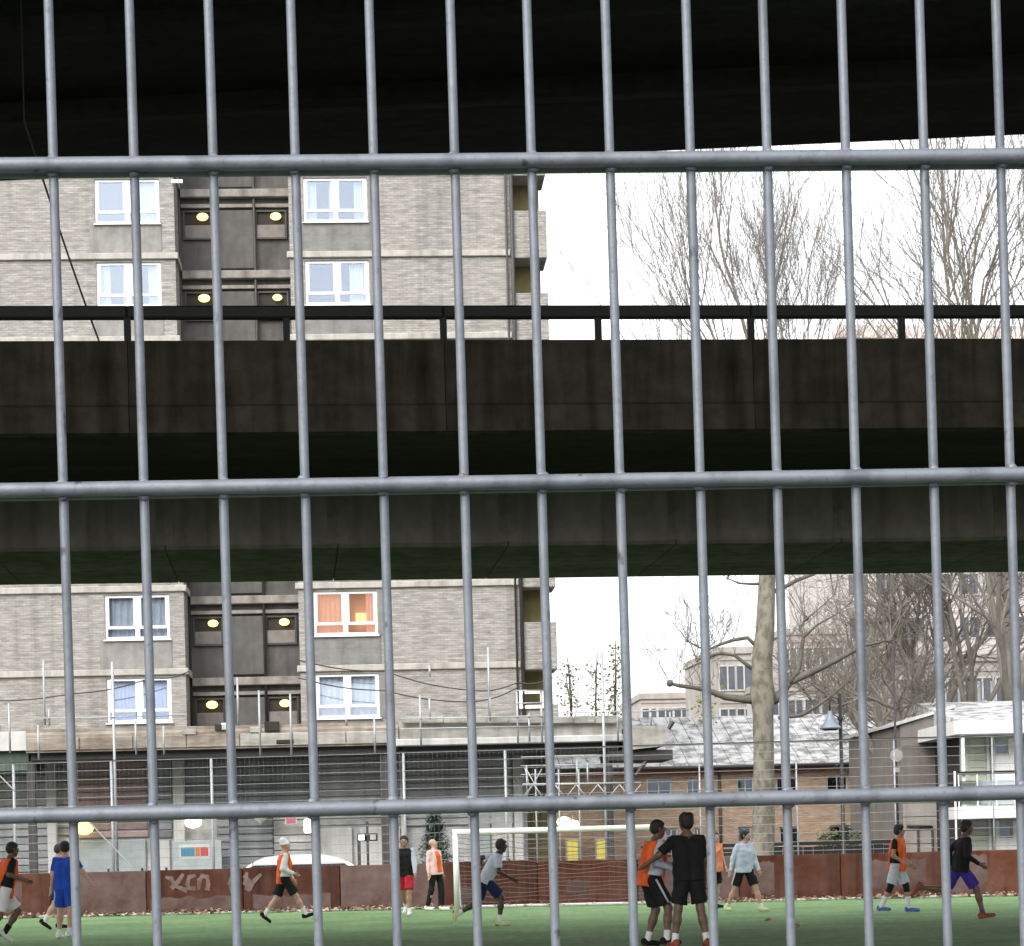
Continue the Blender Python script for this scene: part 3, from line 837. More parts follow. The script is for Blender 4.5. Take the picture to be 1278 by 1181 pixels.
MB().box(u0 - 3.2, u0 - .02, VC + .6, -0.1, zb_ - 0.5, zb_ + 0.098).build('canopy_soffit', M_CONIF, tower)

# lamps under the canopy
def hang_lamp(px, py, Y, r, mt, label, shape='ball'):
    p = P(px, py, Y)
    e = empty('wall_lamp', (p.x, p.y, p.z), label=label, cat='lamp', group='lamps along the ground floor of the tower')
    if shape == 'ball': MB().ball((0, 0, 0), r, r * .7, r * .72, 14, 8).build('lamp_globe', mt, e, True)
    elif shape == 'cone':
        MB().tube([(0, 0, -r), (0, 0, r * .2), (0, 0, r * .6)], [0.03, r * 1.25, r * 1.3], 14).build('lamp_globe', mt, e)
    else: MB().tube([(0, 0, -r), (0, 0, -r * .8), (0, 0, r * .8), (0, 0, r)], [r * .4, r * .55, r * .55, r * .4], 12).build('lamp_globe', mt, e, True)
    MB().tube([(0, 0.02, r * .5), (0, 0.03, r + .12), (0.02, 0.5, r + .2)], 0.02, 6).build('bracket', M_POLE, e)
hang_lamp(105, 1034, 69.8, 0.29, M_LAMP, 'round glowing yellow lamp above the grey doors')
hang_lamp(241, 1026, 69.9, 0.27, M_LAMPW, 'oval white lamp above the notice board')
hang_lamp(325, 1019, 70, 0.24, M_WHITE, 'white cone shade above the man in the beanie', 'cone')
hang_lamp(384, 1031, 70.1, 0.22, M_LAMPW, 'tall white lamp beside the pink sign', 'tall')
hang_lamp(704, 1026, 78.8, 0.26, M_LAMPW, 'left one of two white lamps above the goal crossbar')
hang_lamp(715, 1030, 78.8, 0.26, M_LAMPW, 'right one of two white lamps above the goal crossbar')
p = P(363, 1022, 70.1)
sg = empty('sign_board', (p.x, p.y, p.z), label='small square pink sign with pale border beside a lamp', cat='sign')
MB().bbox(-.19, .19, 0, .03, -.19, .19, .01).build('border', mat('pale_pink', (0.62, 0.45, 0.47), .7, var=.1), sg)
MB().box(-.14, .14, -.012, -.002, -.14, .13).build('face', mat('sign_pink', (0.55, 0.17, 0.22), .7, var=.2), sg)
MB().box(-.02, .02, .032, .3, -.02, .02).build('bracket', M_POLE, sg)
p = P(248, 1067, 69.9)
nb = empty('notice_board', (p.x, p.y, p.z), label='notice board with blue orange and red print left of the dark shutters', cat='notice board')
MB().bbox(-.82, .72, 0, .05, -.9, .45, .02).build('board', M_DOORGR, nb)
MB().box(-.62, .36, -.012, -.002, -.12, .33).build('poster', M_PALE, nb)
for a, b_, rgb in ((-.55, -.12, (0.05, 0.20, 0.30)), (-.10, .04, (0.42, 0.16, 0.05)), (.06, .3, (0.42, 0.07, 0.07))):
    MB().box(a, b_, -.020, -.014, -.04, .24).build('printed_block', mat('print_colour', rgb, .7, var=.2), nb)
# yellow lit door openings under the canopy behind the goal
for a, b_, lab in ((707, 722, 'yellow lit doorway left behind the goal'), (744, 756, 'narrow yellow lit doorway right behind the goal')):
    p0, p1 = P(a, 1050, 79.1), P(b_, 1050, 79.1)
    e = empty('lit_doorway', (p0.x, 79.1, 0), label=lab, cat='doorway')
    w_ = p1.x - p0.x
    MB().box(0, w_, 0.06, .08, 0, 1.75).build('glowing_pane', emit('yellow_glow', (0.85, 0.70, 0.14), 0.42), e)
    MB().box(-.05, 0.02, 0, .1, 0, 1.8).box(w_ - .02, w_ + .05, 0, .1, 0, 1.8).box(.021, w_ - .021, 0, .1, 1.74, 1.8).build('frame', M_PALE, e)
# ------------------------------------------------------------------ low rusty wall behind the pitch
wall = frame_thing('board_wall', W, label='low rusty brown board wall along the far side of the pitch', cat='wall')
uj = W.u(183, 1110)
PL = 2.45
wtop = W.z(640, 1075)
for k in range(-6, 14):
    h = wtop + random.uniform(-.02, .02)
    pan = MB().bbox(0.012, PL - 0.012, -0.02, 0.04, 0.0, h, 0.012).build('panel', M_RUSTP if k in (-1, 2, 5, 9) else M_RUST, wall, loc=(uj + k * PL, random.uniform(-.012, .006), 0))
    MB().box(uj + k * PL - .05, uj + k * PL + .05, 0.05, 0.15, 0, h - .04).build('wall_post', M_RUST, wall)
    if k in (-1, 2): continue
    # repainted patches: a paler sheet over part of the board
    if k not in (0, 1):
        a = random.uniform(.1, .7); b_ = random.uniform(a + .5, PL - .1)
        z0 = random.uniform(.08, .3); z1 = random.uniform(.5, h - .06)
    else:
        a, b_, z0, z1 = .25 if k else .1, 2.2 if k else 2.3, .07, .42
    n = 9
    top = [(a + (b_ - a) * i / n, z1 + random.uniform(-.05, .05)) for i in range(n + 1)]
    bot = [(a + (b_ - a) * i / n, z0 + random.uniform(-.03, .03)) for i in range(n + 1)]
    MB().prism(bot + top[::-1], -0.024, -0.0202).build('paint_patch', M_RUSTP, pan)
# sprayed letters
def spray(pts_list, name='graffiti'):
    mb = MB()
    for k, pts in enumerate(pts_list):
        loc = [Vector((W.uz(x, y, -0.03)[0], -0.034 - .004 * (k % 3), W.uz(x, y, -0.03)[1])) for x, y in pts]
        for i in range(len(loc) - 1):
            a, b_ = loc[i], loc[i + 1]
            d = (b_ - a); L = d.length; d.normalize(); nrm = Vector((d.z, 0, -d.x)) * 0.062
            a2, b2 = a - d * 0.03, b_ + d * 0.03
            dy = Vector((0, -.0012 * i, 0))
            mb.add([a2 - nrm * .6 + dy, a2 + nrm * .6 + dy, b2 + nrm + dy, b2 - nrm + dy], [(0, 1, 2, 3)])
    return mb.build(name, M_GRAF, wall)
spray([[(208, 1095), (214, 1097), (219, 1106), (232, 1111)], [(228, 1092), (222, 1101), (215, 1108)],
       [(243, 1093), (236, 1095), (234, 1104), (236, 1109), (243, 1109)],
       [(248, 1109), (249, 1098), (253, 1093), (259, 1095), (260, 1104), (259, 1110)]])
spray([[(290, 1092), (287, 1103), (290, 1113)], [(305, 1094), (312, 1101), (308, 1110)], [(325, 1092), (318, 1099), (311, 1110)], [(308, 1090), (306, 1103), (312, 1111)]])
# pale kerb stone strip under the wall beside the goal
for k in range(-9, 20):
    MB().bbox(.01, 1.21, 0, .12, 0, .055, .015).build('kerb_stone', M_PALE, wall, loc=(uj + k * 1.225, -.20, 0))

# leaf litter along the wall foot
lit, litp = MB(), MB()
def leaf(mb, x, y, z, s):
    a, tl, t2 = random.uniform(0, 6.28), random.uniform(-.9, .9), random.uniform(-.9, .9)
    rot = Matrix.Rotation(a, 3, 'Z') @ Matrix.Rotation(tl, 3, 'X') @ Matrix.Rotation(t2, 3, 'Y')
    vs = [(-.5, 0, 0), (-.1, -.38, .1), (.5, 0, .02), (-.1, .38, .12)]
    mb.add([Vector((x, y, z)) + rot @ (Vector(v) * s) for v in vs], [(0, 1, 2), (0, 2, 3)])
for k in range(2500):
    u = random.uniform(-16, 16)
    dens = .5 + .5 * math.sin(u * 2.1) * math.sin(u * .7 + 1)
    if random.random() > .25 + .75 * dens: continue
    if W.u(592, 1120) < u < W.u(835, 1120) and random.random() < .85: continue
    v = -0.05 - abs(random.gauss(0, .20))
    w_ = W.world(u, v, 0)
    leaf(litp if random.random() < .28 else lit, w_.x, w_.y, random.uniform(.02, .02 + .14 * math.exp(v * 3)), random.uniform(.07, .16))
tag(lit.build('leaf_litter', M_LITTER), kind='stuff'); tag(litp.build('leaf_litter', M_LITTERP), kind='stuff')
def pitch_leaf(px, py, s, label):
    p = G(px, py); mb = MB()
    for k in range(3): leaf(mb, random.uniform(-.06, .06), random.uniform(-.05, .05), .05, s)
    tag(mb.build('fallen_leaf', M_LITTERP, loc=(p.x, p.y, 0)), label, 'leaf')
pitch_leaf(962, 1152, .16, 'dark curled leaf lying on the turf below the striding man in light blue')
pitch_leaf(998, 1159, .14, 'small pale leaf lying on the turf right of the curled dark leaf')

# ------------------------------------------------------------------ goal and ball
gl = G(570.5, 1135)
GW_, GH = P(823, 1135, gl.y).x - gl.x, 1.86
goal = empty('football_goal', (gl.x, gl.y, 0), R_(-5), label='white football goal with sagging net against the rusty wall', cat='goal')
t = .068
for x in (0, GW_):
    MB().tube([(x, 0, 0), (x, 0, GH - .002)], t, 14).build('post', M_WHITE, goal, True)
MB().tube([(-t, 0, GH), (GW_ + t, 0, GH)], t, 14).build('crossbar', M_WHITE, goal, True)
dpt = 0.85
for x in (0, GW_):
    MB().tube([(x, 0.05, GH - .03), (x, 0.35, GH - .06), (x, dpt, .03), (x, .1, .03)], .022, 8).build('net_stay', M_POLE, goal, True)
MB().tube([(0, dpt, .04), (GW_, dpt, .04)], .03, 8).build('ground_bar', M_WHITE, goal, True)
M_NET = mat('net_cord', (0.20, 0.135, 0.125), .9, var=.2, scale=4)
net = MB()
NR, NC = 16, 40
def netp(i, j):
    s, x = i / NR, GW_ * j / NC
    sag = .05 * math.sin(j * .8 + i) + .10 * math.sin(math.pi * s)
    y = .35 + (dpt - .35) * s + sag * .4
    z = (GH - .08) * (1 - s) + .04 + .02 * math.sin(j * .55 + i * 1.3) - .05 * math.sin(math.pi * ((j % 10) / 10)) * (1 - s)
    return (x, y, max(z, .02))
for i in range(NR + 1):
    net.tube([netp(i, j) for j in range(NC + 1)], .009, 3, False)
for j in range(0, NC + 1):
    net.tube([netp(i, j) for i in range(NR + 1)], .0018, 3, False)
for x in (0, GW_):
    for i in range(6):
        z = GH - .1 - i * .3
        net.tube([(x, .04, z), (x, .35 + (dpt - .35) * (1 - z / GH), z * .97)], .004, 3, False)
tag(net.build('net', M_NET, goal), kind='stuff')
p = G(582, 1131.5)
ball = empty('football', (p.x, p.y - .0, .11), label='white football on the turf beside the left goal post', cat='ball')
MB().ball((0, 0, 0), .11, n=20, mrows=14).build('shell', M_WHITE, ball, True)
bp_ = MB()
for k in range(6):
    th = k * 1.05; ph = .7 if k % 2 else -.5
    d = Vector((math.cos(th) * math.cos(ph), math.sin(th) * math.cos(ph), math.sin(ph))); a = d.orthogonal().normalized(); b_ = d.cross(a)
    bp_.add([d * .1115 + (a * math.cos(q * 1.2566) + b_ * math.sin(q * 1.2566)) * .03 for q in range(5)], [(0, 1, 2, 3, 4)])
bp_.build('panel_patches', mat('ball_grey', (.25, .26, .28), .5), ball)

# ------------------------------------------------------------------ wire fence behind the wall
N_ = Frame(640, 56.6, -4.0)
nf = frame_thing('pitch_fence', N_, label='tall wire ball fence on pale posts behind the rusty wall', cat='fence')
topz = N_.z(505, 940)
pxs = [-108, 18, 140, 265, 390, 505, 632, 787, 874, 995, 1117.5, 1240, 1362]
for px in pxs:
    u_ = N_.u(px, 1010)
    r = .036 if px < 700 else .02
    MB().tube([(u_, 0, 0), (u_, 0, topz)], r, 10).build('post', M_POLE, nf, True)
ua, ub = N_.u(pxs[0], 1010), N_.u(pxs[-1], 1010)
nw = 13
hwm = MB().tube([(ua, -.03, 0), (ub, -.03, 0)], .0065, 5).mesh('horizontal_wire', M_WIRE)
for k in range(nw):
    inst('horizontal_wire', hwm, nf, (0, 0, 1.2 + (topz - 1.2) * k / (nw - 1)))
MB().tube([(ua, 0, topz + .012), (ub, 0, topz + .012)], .024, 8).build('top_rail', M_DARKRAIL, nf, True)
mesh = MB()
x = ua
while x < N_.u(790, 1010):
    mesh.tube([(x, -.035, .05), (x, -.035, topz)], .0017, 3, False); x += .12
tag(mesh.build('vertical_mesh', M_WIRE, nf), kind='stuff')
for a, b_ in (((18, 986), (0, 968)), ((108, 1022), (165, 1082))):
    p0, p1 = N_.uz(*a), N_.uz(*b_)
    MB().tube([(p0[0], -.05, p0[1]), (p1[0], -.05, p1[1])], .018, 6).build('brace', M_POLE, nf)

# ------------------------------------------------------------------ scaffold on and under the canopy
SC = Frame(530, 67.7, 3.4)
scaf = frame_thing('scaffold', SC, label='scaffold of thin pale poles standing along the canopy of the tower', cat='scaffold')
def pole(px, ya, yb, r=.03, v=0.0, nm='pole'):
    a, b_ = SC.uz(px, ya, v), SC.uz(px + (yb - ya) * .022, yb, v)
    z0 = max(b_[1], 0.0)
    return MB().tube([(a[0], v, a[1]), (a[0], v, z0)], r, 7).build(nm, M_POLE, scaf, True)
for px, ya, yb in ((11, 878, 940), (47.5, 905, 948), (54, 824, 905), (61, 885, 906), (140, 826, 1090), (169, 900, 942), (204, 906, 942), (296, 846, 906), (323, 862, 944),
                   (362, 866, 944), (432, 890, 906), (467, 893, 940), (524, 868, 930), (536, 872, 898), (536, 830, 845), (609, 808, 896), (611, 870, 900),
                   (645, 862, 928), (675, 862, 928), (660, 890, 926), (751, 815, 1090), (770, 868, 925), (812, 884, 906), (836, 886, 905)):
    pole(px, ya, yb, .032 if yb - ya < 150 else .045)
def ledger(p0, p1, r=.022, v=-.05, nm='ledger', mt=None):
    a, b_ = SC.uz(*p0, v), SC.uz(*p1, v)
    MB().tube([(a[0], v, a[1]), (b_[0], v, b_[1])], r, 6).build(nm, mt or M_POLE, scaf, True)
for p0, p1 in (((500, 897), (690, 894)), ((500, 910), (690, 906)), ((690, 890), (860, 886)), ((645, 862), (678, 862)), ((645, 878), (678, 877)), ((40, 897), (230, 893)), ((790, 889), (852, 884))):
    ledger(p0, p1, .02)
# boards laid along the canopy edge
for k in range(10):
    a = SC.u(500 + k * 27, 900, .3); b_ = SC.u(526 + k * 27, 900, .3)
    z = SC.z(500 + k * 27, 903, .3)
    MB().bbox(a, b_, .2, .26, z, z + .2 + random.uniform(-.02, .03), .01).build('toe_board', M_CANOPY2, scaf)
# lattice beam under the canopy
for (xa, xb) in ((652, 800),):
    yt, yb = 979, 996
    ledger((xa, yt), (xb, yt - 2), .03, -.1, 'lattice_chord'); ledger((xa, yb), (xb, yb - 2), .03, -.1, 'lattice_chord')
    n = 11
    for k in range(n):
        x0 = xa + (xb - xa) * k / n; x1 = xa + (xb - xa) * (k + 1) / n
        ledger((x0, yt if k % 2 else yb), (x1, yb if k % 2 else yt), .018, -.1, 'lattice_brace')
for p0, p1 in (((650, 945), (790, 942)), ((650, 956), (790, 953)), ((650, 967), (790, 964))):
    ledger(p0, p1, .018, .1)
for px, ya, yb in ((657, 955, 996), (668, 960, 1090), (720, 948, 980), (733, 952, 980), (697, 960, 1090), (722, 960, 1090)):
    pole(px, ya, yb, .028, .1)
for a, b_ in (((657, 960), (676, 996)), ((676, 960), (656, 996)), ((655, 958), (662, 985))):
    ledger(a, b_, .018, -.08, 'brace')

# sagging cables across the tower front
def cable(pts, Y, label, r=.02):
    ws = [P(x, y, Y) for x, y in pts]
    out = []
    for i in range(len(ws) - 1):
        for q in range(8):
            f_ = q / 8
            p_ = ws[i].lerp(ws[i + 1], f_); p_.z -= .10 * math.sin(math.pi * f_); out.append(p_)
    out.append(ws[-1])
    tag(MB().tube(out, r, 5).build('overhead_cable', M_PIPE), label, 'cable')
cable([(-40, 874), (90, 866), (190, 846), (236, 838)], 68.5, 'thin cable sagging across the brick left of the stair bay')
cable([(372, 824), (480, 838), (590, 862), (646, 852), (690, 846)], 68.5, 'upper of two dark cables sagging past the right window')
cable([(372, 846), (480, 862), (590, 876), (650, 856)], 68.2, 'lower of two dark cables sagging towards the corner box')

# ------------------------------------------------------------------ parked car behind the wall
p = P(378, 1080, 60.5)
car = empty('parked_car', (p.x, p.y, 0), R_(2), label='white parked car with only its roof showing above the rusty wall', cat='car')
prof = [(-2.05, .28), (-2.1, .62), (-2.0, .86), (-1.55, .95), (1.05, .95), (1.95, .80), (2.1, .58), (2.05, .28)]
MB().prism(prof, -.84, .84).build('body', M_CAR, car)
rf = MB()
sec = [(-1.30, 1.17), (-1.26, 1.26), (-1.0, 1.37), (-.5, 1.43), (.1, 1.445), (.6, 1.41), (.95, 1.32), (1.16, 1.22), (1.18, 1.17)]
rf.prism(sec, -.62, .62)
rf.build('roof', M_CAR, car)
MB().prism([(-1.62, .952), (-1.36, 1.168), (1.2, 1.168), (1.5, .952)], -.60, .60).build('window_band', M_DGLASS, car)
for a, b_ in (((-1.65, .95), (-1.30, 1.2)), ((-.35, .95), (-.32, 1.2)), ((1.52, .95), (1.16, 1.2))):
    for y in (-.64, .64):
        MB().tube([(a[0], y, a[1]), (b_[0], y * .98, b_[1])], .04, 6).build('pillar', M_CAR, car)
for x in (-1.3, 1.3):
    for y in (-.8, .8):
        w_ = MB().tube([(x, y - .1, .31), (x, y + .1, .31)], .31, 18).build('wheel', M_TYRE, car, True)
        MB().tube([(x, y - .115, .31), (x, y + .115, .31)], .19, 14).build('rim', M_POLE, w_)

# twin floodlight on a black pole
p = P(459.5, 1078, 58.5)
fl = empty('floodlight', (p.x, p.y, 0), label='black pole with two small floodlight heads beside the dark doorway', cat='floodlight')
zt = P(459, 1030, 58.5).z
MB().tube([(0, 0, 0), (0, 0, zt + .1)], .035, 8).build('pole', M_BLK, fl, True)
zc_ = P(459, 1046, 58.5).z
MB().box(-.16, .16, -.03, .03, zc_ - .02, zc_ + .03).build('cross_arm', M_BLK, fl)
for s in (-1, 1):
    h_ = MB().bbox(s * .15 - .11, s * .15 + .11, -.12, .06, zc_ - .08, zc_ + .12, .03).build('head', M_BLK, fl)
    MB().box(s * .15 - .075, s * .15 + .075, -.128, -.122, zc_ - .05, zc_ + .08).build('lens', M_LAMPW if s < 0 else M_PALE, h_)

# ------------------------------------------------------------------ low orange brick building on the right
L = Frame(940, 80.0, 4.5)
low = frame_thing('brick_building', L, label='long orange brick building with pale sheet roof behind the plane tree', cat='building')
ul_, ur_ = L.u(692, 1000), L.u(1128, 1000)
ze = L.z(940, 957)
def lw(px0, px1, y0, y1):
    a, b_ = L.u(px0, (y0 + y1) / 2), L.u(px1, (y0 + y1) / 2)
    return (a, b_, L.z((px0 + px1) / 2, y1), L.z((px0 + px1) / 2, y0))
holes = [lw(807, 838, 971, 1002), lw(857, 873, 971, 1002), lw(920, 941, 969, 1002), lw(969, 995, 969, 1001), lw(1032, 1058, 967, 999), lw(1077, 1098, 966, 997),
         lw(921, 938, 1032, 1052), lw(973, 997, 1032, 1054), lw(830, 846, 1034, 1056), lw(866, 876, 1033, 1056), lw(1036, 1062, 1030, 1052), lw(1084, 1104, 1030, 1052)]
zband = L.z(940, 966)
wall_holes(ul_, ur_, -0.02, zband, holes, 0, .14, .25).build('brick_wall', M_ORBRICK, low)
MB().box(ul_, ur_, -.03, .22, zband + .002, ze).build('red_brick_band', M_REDBRICK, low)
MB().box(ul_ + .05, ur_ - .05, .28, 9.8, -.02, ze - .02).build('inner_wall', M_VOID, low)
for i, (a, b_, c_, d_) in enumerate(holes):
    w_ = MB().box(a, b_, .06, .12, c_, c_ + .06).box(a, b_, .06, .12, d_ - .06, d_).box(a, a + .05, .06, .12, c_ + .061, d_ - .061).box(b_ - .05, b_, .06, .12, c_ + .061, d_ - .061).box((a + b_) / 2 - .02, (a + b_) / 2 + .02, .065, .115, c_ + .061, d_ - .061).build('window', M_SHUT_G, low)
    for s in (0, 1):
        x0, x1 = (a + .052, (a + b_) / 2 - .022) if s == 0 else ((a + b_) / 2 + .022, b_ - .052)
        MB().box(x0, x1, .08, .09, c_ + .062, d_ - .062).build('pane', M_DGLASS, w_)
    MB().bbox(a - .06, b_ + .06, -.06, .12, c_ - .08, c_ - .002, .01).build('sill', M_PALE, w_)
zr_ = L.z(940, 893, 5)
nsh = 26
for k in range(nsh):
    xa, xb = ul_ - .3 + (ur_ - ul_ + .6) * k / nsh, ul_ - .3 + (ur_ - ul_ + .6) * (k + 1) / nsh
    MB().prism_x([(-.45, ze + .03), (-.45, ze + .08), (5, zr_), (5, zr_ - .05)][::-1], xa + .012, xb - .012).build('roof_sheet', M_ROOFW, low)
MB().prism_x([(5.003, zr_), (10.3, ze), (10.3, ze - .05), (5.003, zr_ - .05)][::-1], ul_ - .3, ur_ + .3).build('roof', M_ROOFW, low)
MB().prism([(ul_, ze), (ul_ + .2, ze), (ul_ + .2, ze + .05)], .0, .05).build('gable_trim', M_PALE, low)
MB().prism_x([(0.1, ze), (9.8, ze), (5, zr_ - .08)], ul_, ul_ + .2).build('gable', M_ORBRICK, low)
MB().prism_x([(0.1, ze), (9.8, ze), (5, zr_ - .08)], ur_ - .2, ur_).build('gable', M_ORBRICK, low)
MB().tube([(ul_ - .3, -.5, ze + .0), (ur_ + .3, -.5, ze + .0)], .06, 8).build('gutter', M_PIPE, low, True)
for px in (898, 1066):
    u_ = L.u(px, 1000); MB().tube([(u_, -.07, 0), (u_, -.07, ze - .05)], .05, 8).build('downpipe', M_PIPE, low, True)

# dark low rail fence in front of it
R2 = Frame(1010, 66.0, 3.0)
rf_ = frame_thing('low_fence', R2, label='low dark timber fence in front of the orange brick building', cat='fence')
u0, u1 = R2.u(800, 1058), R2.u(1128, 1058)
z0, z1 = 0.0, R2.z(1010, 1050)
nb_ = 26
for k in range(nb_):
    xa = u0 + (u1 - u0) * k / nb_; xb = u0 + (u1 - u0) * (k + 1) / nb_
    MB().bbox(xa + .01, xb - .01, random.uniform(-.01, .01), .03, 0.0, z1 - .16 + random.uniform(-.02, .02), .005).build('board', M_DARKRAIL, rf_)
MB().box(u0, u1, -.05, .06, z1 - .12, z1).build('top_rail', M_DARKRAIL, rf_)

# ------------------------------------------------------------------ brown gable wall and white balcony house
Q = Frame(1160, 70.0, 3.0)
gb = frame_thing('rendered_house', Q, label='windowless brown grey rendered gable house left of the white balcony house', cat='house')
u0, u1 = Q.u(1126, 1000), Q.u(1194, 1000)
za, zb = Q.z(1127, 906), Q.z(1190, 884)
MB().prism([(u0, -.02), (u1, -.02), (u1, zb), (u0, za)], 0, 8).build('wall', M_GABLE, gb)
MB().prism([(u0 - .15, za + .005), (u1, zb + .005), (u1, zb + .11), (u0 - .15, za + .09)], -.12, 8.1).build('roof', M_PALE, gb)
MB().bbox(u0 + .02, u1 - .02, -.05, -.002, Q.z(1160, 932), Q.z(1160, 929), .005).build('string_course', M_GABLE, gb)
for k in range(6):
    z_ = 0.05 + k * .42
    MB().bbox(u0 + .02, u1 - .4, -.025, -.002, z_, z_ + .4, .01).build('lower_panel', M_FARG, gb)
for px in (1145, 1163):
    MB().tube([(Q.u(px, 1050), -.08, 0), (Q.u(px, 1050), -.08, Q.z(px, 1032))], .035, 8).build('downpipe', M_PIPE, gb, True)
pz_ = [(Q.u(1131, 1029), -.08, Q.z(1131, 1031)), (Q.u(1163, 1029), -.08, Q.z(1163, 1032))]
MB().tube(pz_, .04, 8).build('pipe_run', M_PIPE, gb, True)
MB().box(Q.u(1178, 1000), Q.u(1188, 1000), -.14, -.002, 0, Q.z(1180, 900)).build('corner_pier', M_FARG, gb)

Hh = Frame(1240, 66.5, 2.5)
wh_ = frame_thing('balcony_house', Hh, label='pale green house with white roof fascia and white balcony at the right edge', cat='house')
u0, u1 = Hh.u(1201, 1000), Hh.u(1420, 1000)
zf0, zf1 = Hh.z(1240, 916, -1.2), Hh.z(1240, 899, -1.2)
zs0, zs1 = Hh.z(1240, 1021, -1.2), Hh.z(1240, 1006, -1.2)
hol = []
def hw(px0, px1, y0, y1):
    return (Hh.u(px0, 1000), Hh.u(px1, 1000), Hh.z((px0 + px1) / 2, y1), Hh.z((px0 + px1) / 2, y0))
hol = [hw(1243, 1260, 925, 943), hw(1246, 1263, 1029, 1046)]
wall_holes(u0, u1, -.02, zf0, hol, 0, .1, .2).build('wall', M_CREAM, wh_)
MB().box(u0 + .05, u1, .22, 8, -.02, zf0).build('inner_wall', M_VOID, wh_)
for (a, b_, c_, d_) in hol:
    w_ = MB().box(a, b_, .02, .08, c_, c_ + .05).box(a, b_, .02, .08, d_ - .05, d_).box(a, a + .05, .02, .08, c_ + .051, d_ - .051).box(b_ - .05, b_, .02, .08, c_ + .051, d_ - .051).build('window', M_PALE, wh_)
    MB().box(a + .052, b_ - .052, .04, .05, c_ + .052, d_ - .052).build('pane', M_DGLASS, w_)
for y0, y1 in ((922, 1004), (1024, 1082)):     # white door panels round the windows and boarded bays
    a, b_ = Hh.u(1238, 1000), Hh.u(1278, 1000); z0, z1 = Hh.z(1250, y1), Hh.z(1250, y0)
    h0 = hol[0] if y0 < 1000 else hol[1]
    z0 = max(z0, .0)
    d_ = MB().bbox(a, h0[0] - .002, -.04, -.002, z0, z1, .01).bbox(h0[1] + .002, b_, -.04, -.002, z0, z1, .01).bbox(h0[0], h0[1], -.04, -.002, z0, h0[2] - .002, .01).build('white_panel', M_WHITE, wh_)
for px in (1233.5, 1239.5):
    MB().box(Hh.u(px, 1000) - .04, Hh.u(px, 1000) + .04, -.09, -.042, 0.0, zf0 - .01).build('mullion', M_PALE, wh_)
nbrd = 9
for lvl, (ya, yb) in enumerate(((922, 1004), (1024, 1082))):
    zlo, zhi = max(Hh.z(1220, yb), 0), Hh.z(1220, ya)
    for k in range(nbrd):
        MB().bbox(u0 + .25, Hh.u(1232, 1000), -.03, -.002, zlo + (zhi - zlo) * k / nbrd + .006, zlo + (zhi - zlo) * (k + 1) / nbrd - .006, .008).build('board', M_CREAM, wh_)
ue = Hh.u(1191, 900, -1.2)
MB().bbox(ue, u1, -1.2, 8.2, zf0, zf1, .02).build('fascia', M_WHITE, wh_)
MB().prism_x([(-.2, zf1 + .02), (6, Hh.z(1278, 872, 5)), (8.2, zf1 + .02)], ue + .5, u1).build('roof', M_ROOFW, wh_)
MB().box(ue + .02, u1, -1.25, -.02, zs0, zs1).build('balcony_slab', M_WHITE, wh_)
up_ = Hh.u(1202, 950, -1.1)
MB().box(up_ - .045, up_ + .045, -1.14, -1.05, zs1 + .002, zf0 - .002).build('balcony_post', M_WHITE, wh_)
for xo in (0, 2.6):
    MB().box(up_ + xo - .06, up_ + xo + .06, -1.14, -1.02, -.02, zs0 - .002).build('balcony_post', M_PALE, wh_)
zr1 = Hh.z(1240, 966, -1.2)
MB().box(ue + .05, u1, -1.24, -1.18, zr1, zr1 + .09).build('hand_rail', M_DARKRAIL, wh_)
MB().box(ue + .05, u1, -1.22, -1.19, zs1 + .06, zr1 - .18).build('balcony_panel', glass_mat('frosted_panel', (.75, .78, .76), .25), wh_)
for k in range(8):
    MB().box(ue + .05 + k * .55, ue + .09 + k * .55, -1.26, -1.23, zs1, zr1 - .002).build('baluster', M_WHITE, wh_)
tr_ = MB().tube([(ue - .05, -1.3, 0), (ue - .05, -1.3, zr1 + .1)], .03, 8).build('rail_end_post', M_WHITE, wh_, True)

# white panels in front of the far houses, shaped as letters
p = P(1205, 865, 84)
fs = empty('white_panels', (p.x, p.y, p.z), label='white panels shaped like EU above the gable house roof', cat='sign')
MB().box(-.28, -.18, 0, .06, -.42, .42).box(-.178, .3, 0, .06, .30, .42).box(-.178, .22, 0, .06, -.06, .06).box(-.178, .3, 0, .06, -.42, -.30).build('white_shape', M_WHITE, fs)
MB().box(.45, .56, 0, .06, -.28, .42).box(.95, 1.06, 0, .06, -.28, .42).box(.45, 1.06, 0, .06, -.42, -.282).build('white_shape', M_WHITE, fs)
MB().box(-.5, 1.3, .08, .16, -.52, -.44).build('rail', M_FARG, fs)
MB().box(.4, .5, .08, .16, -p.z, -.442).build('support', M_FARG, fs)
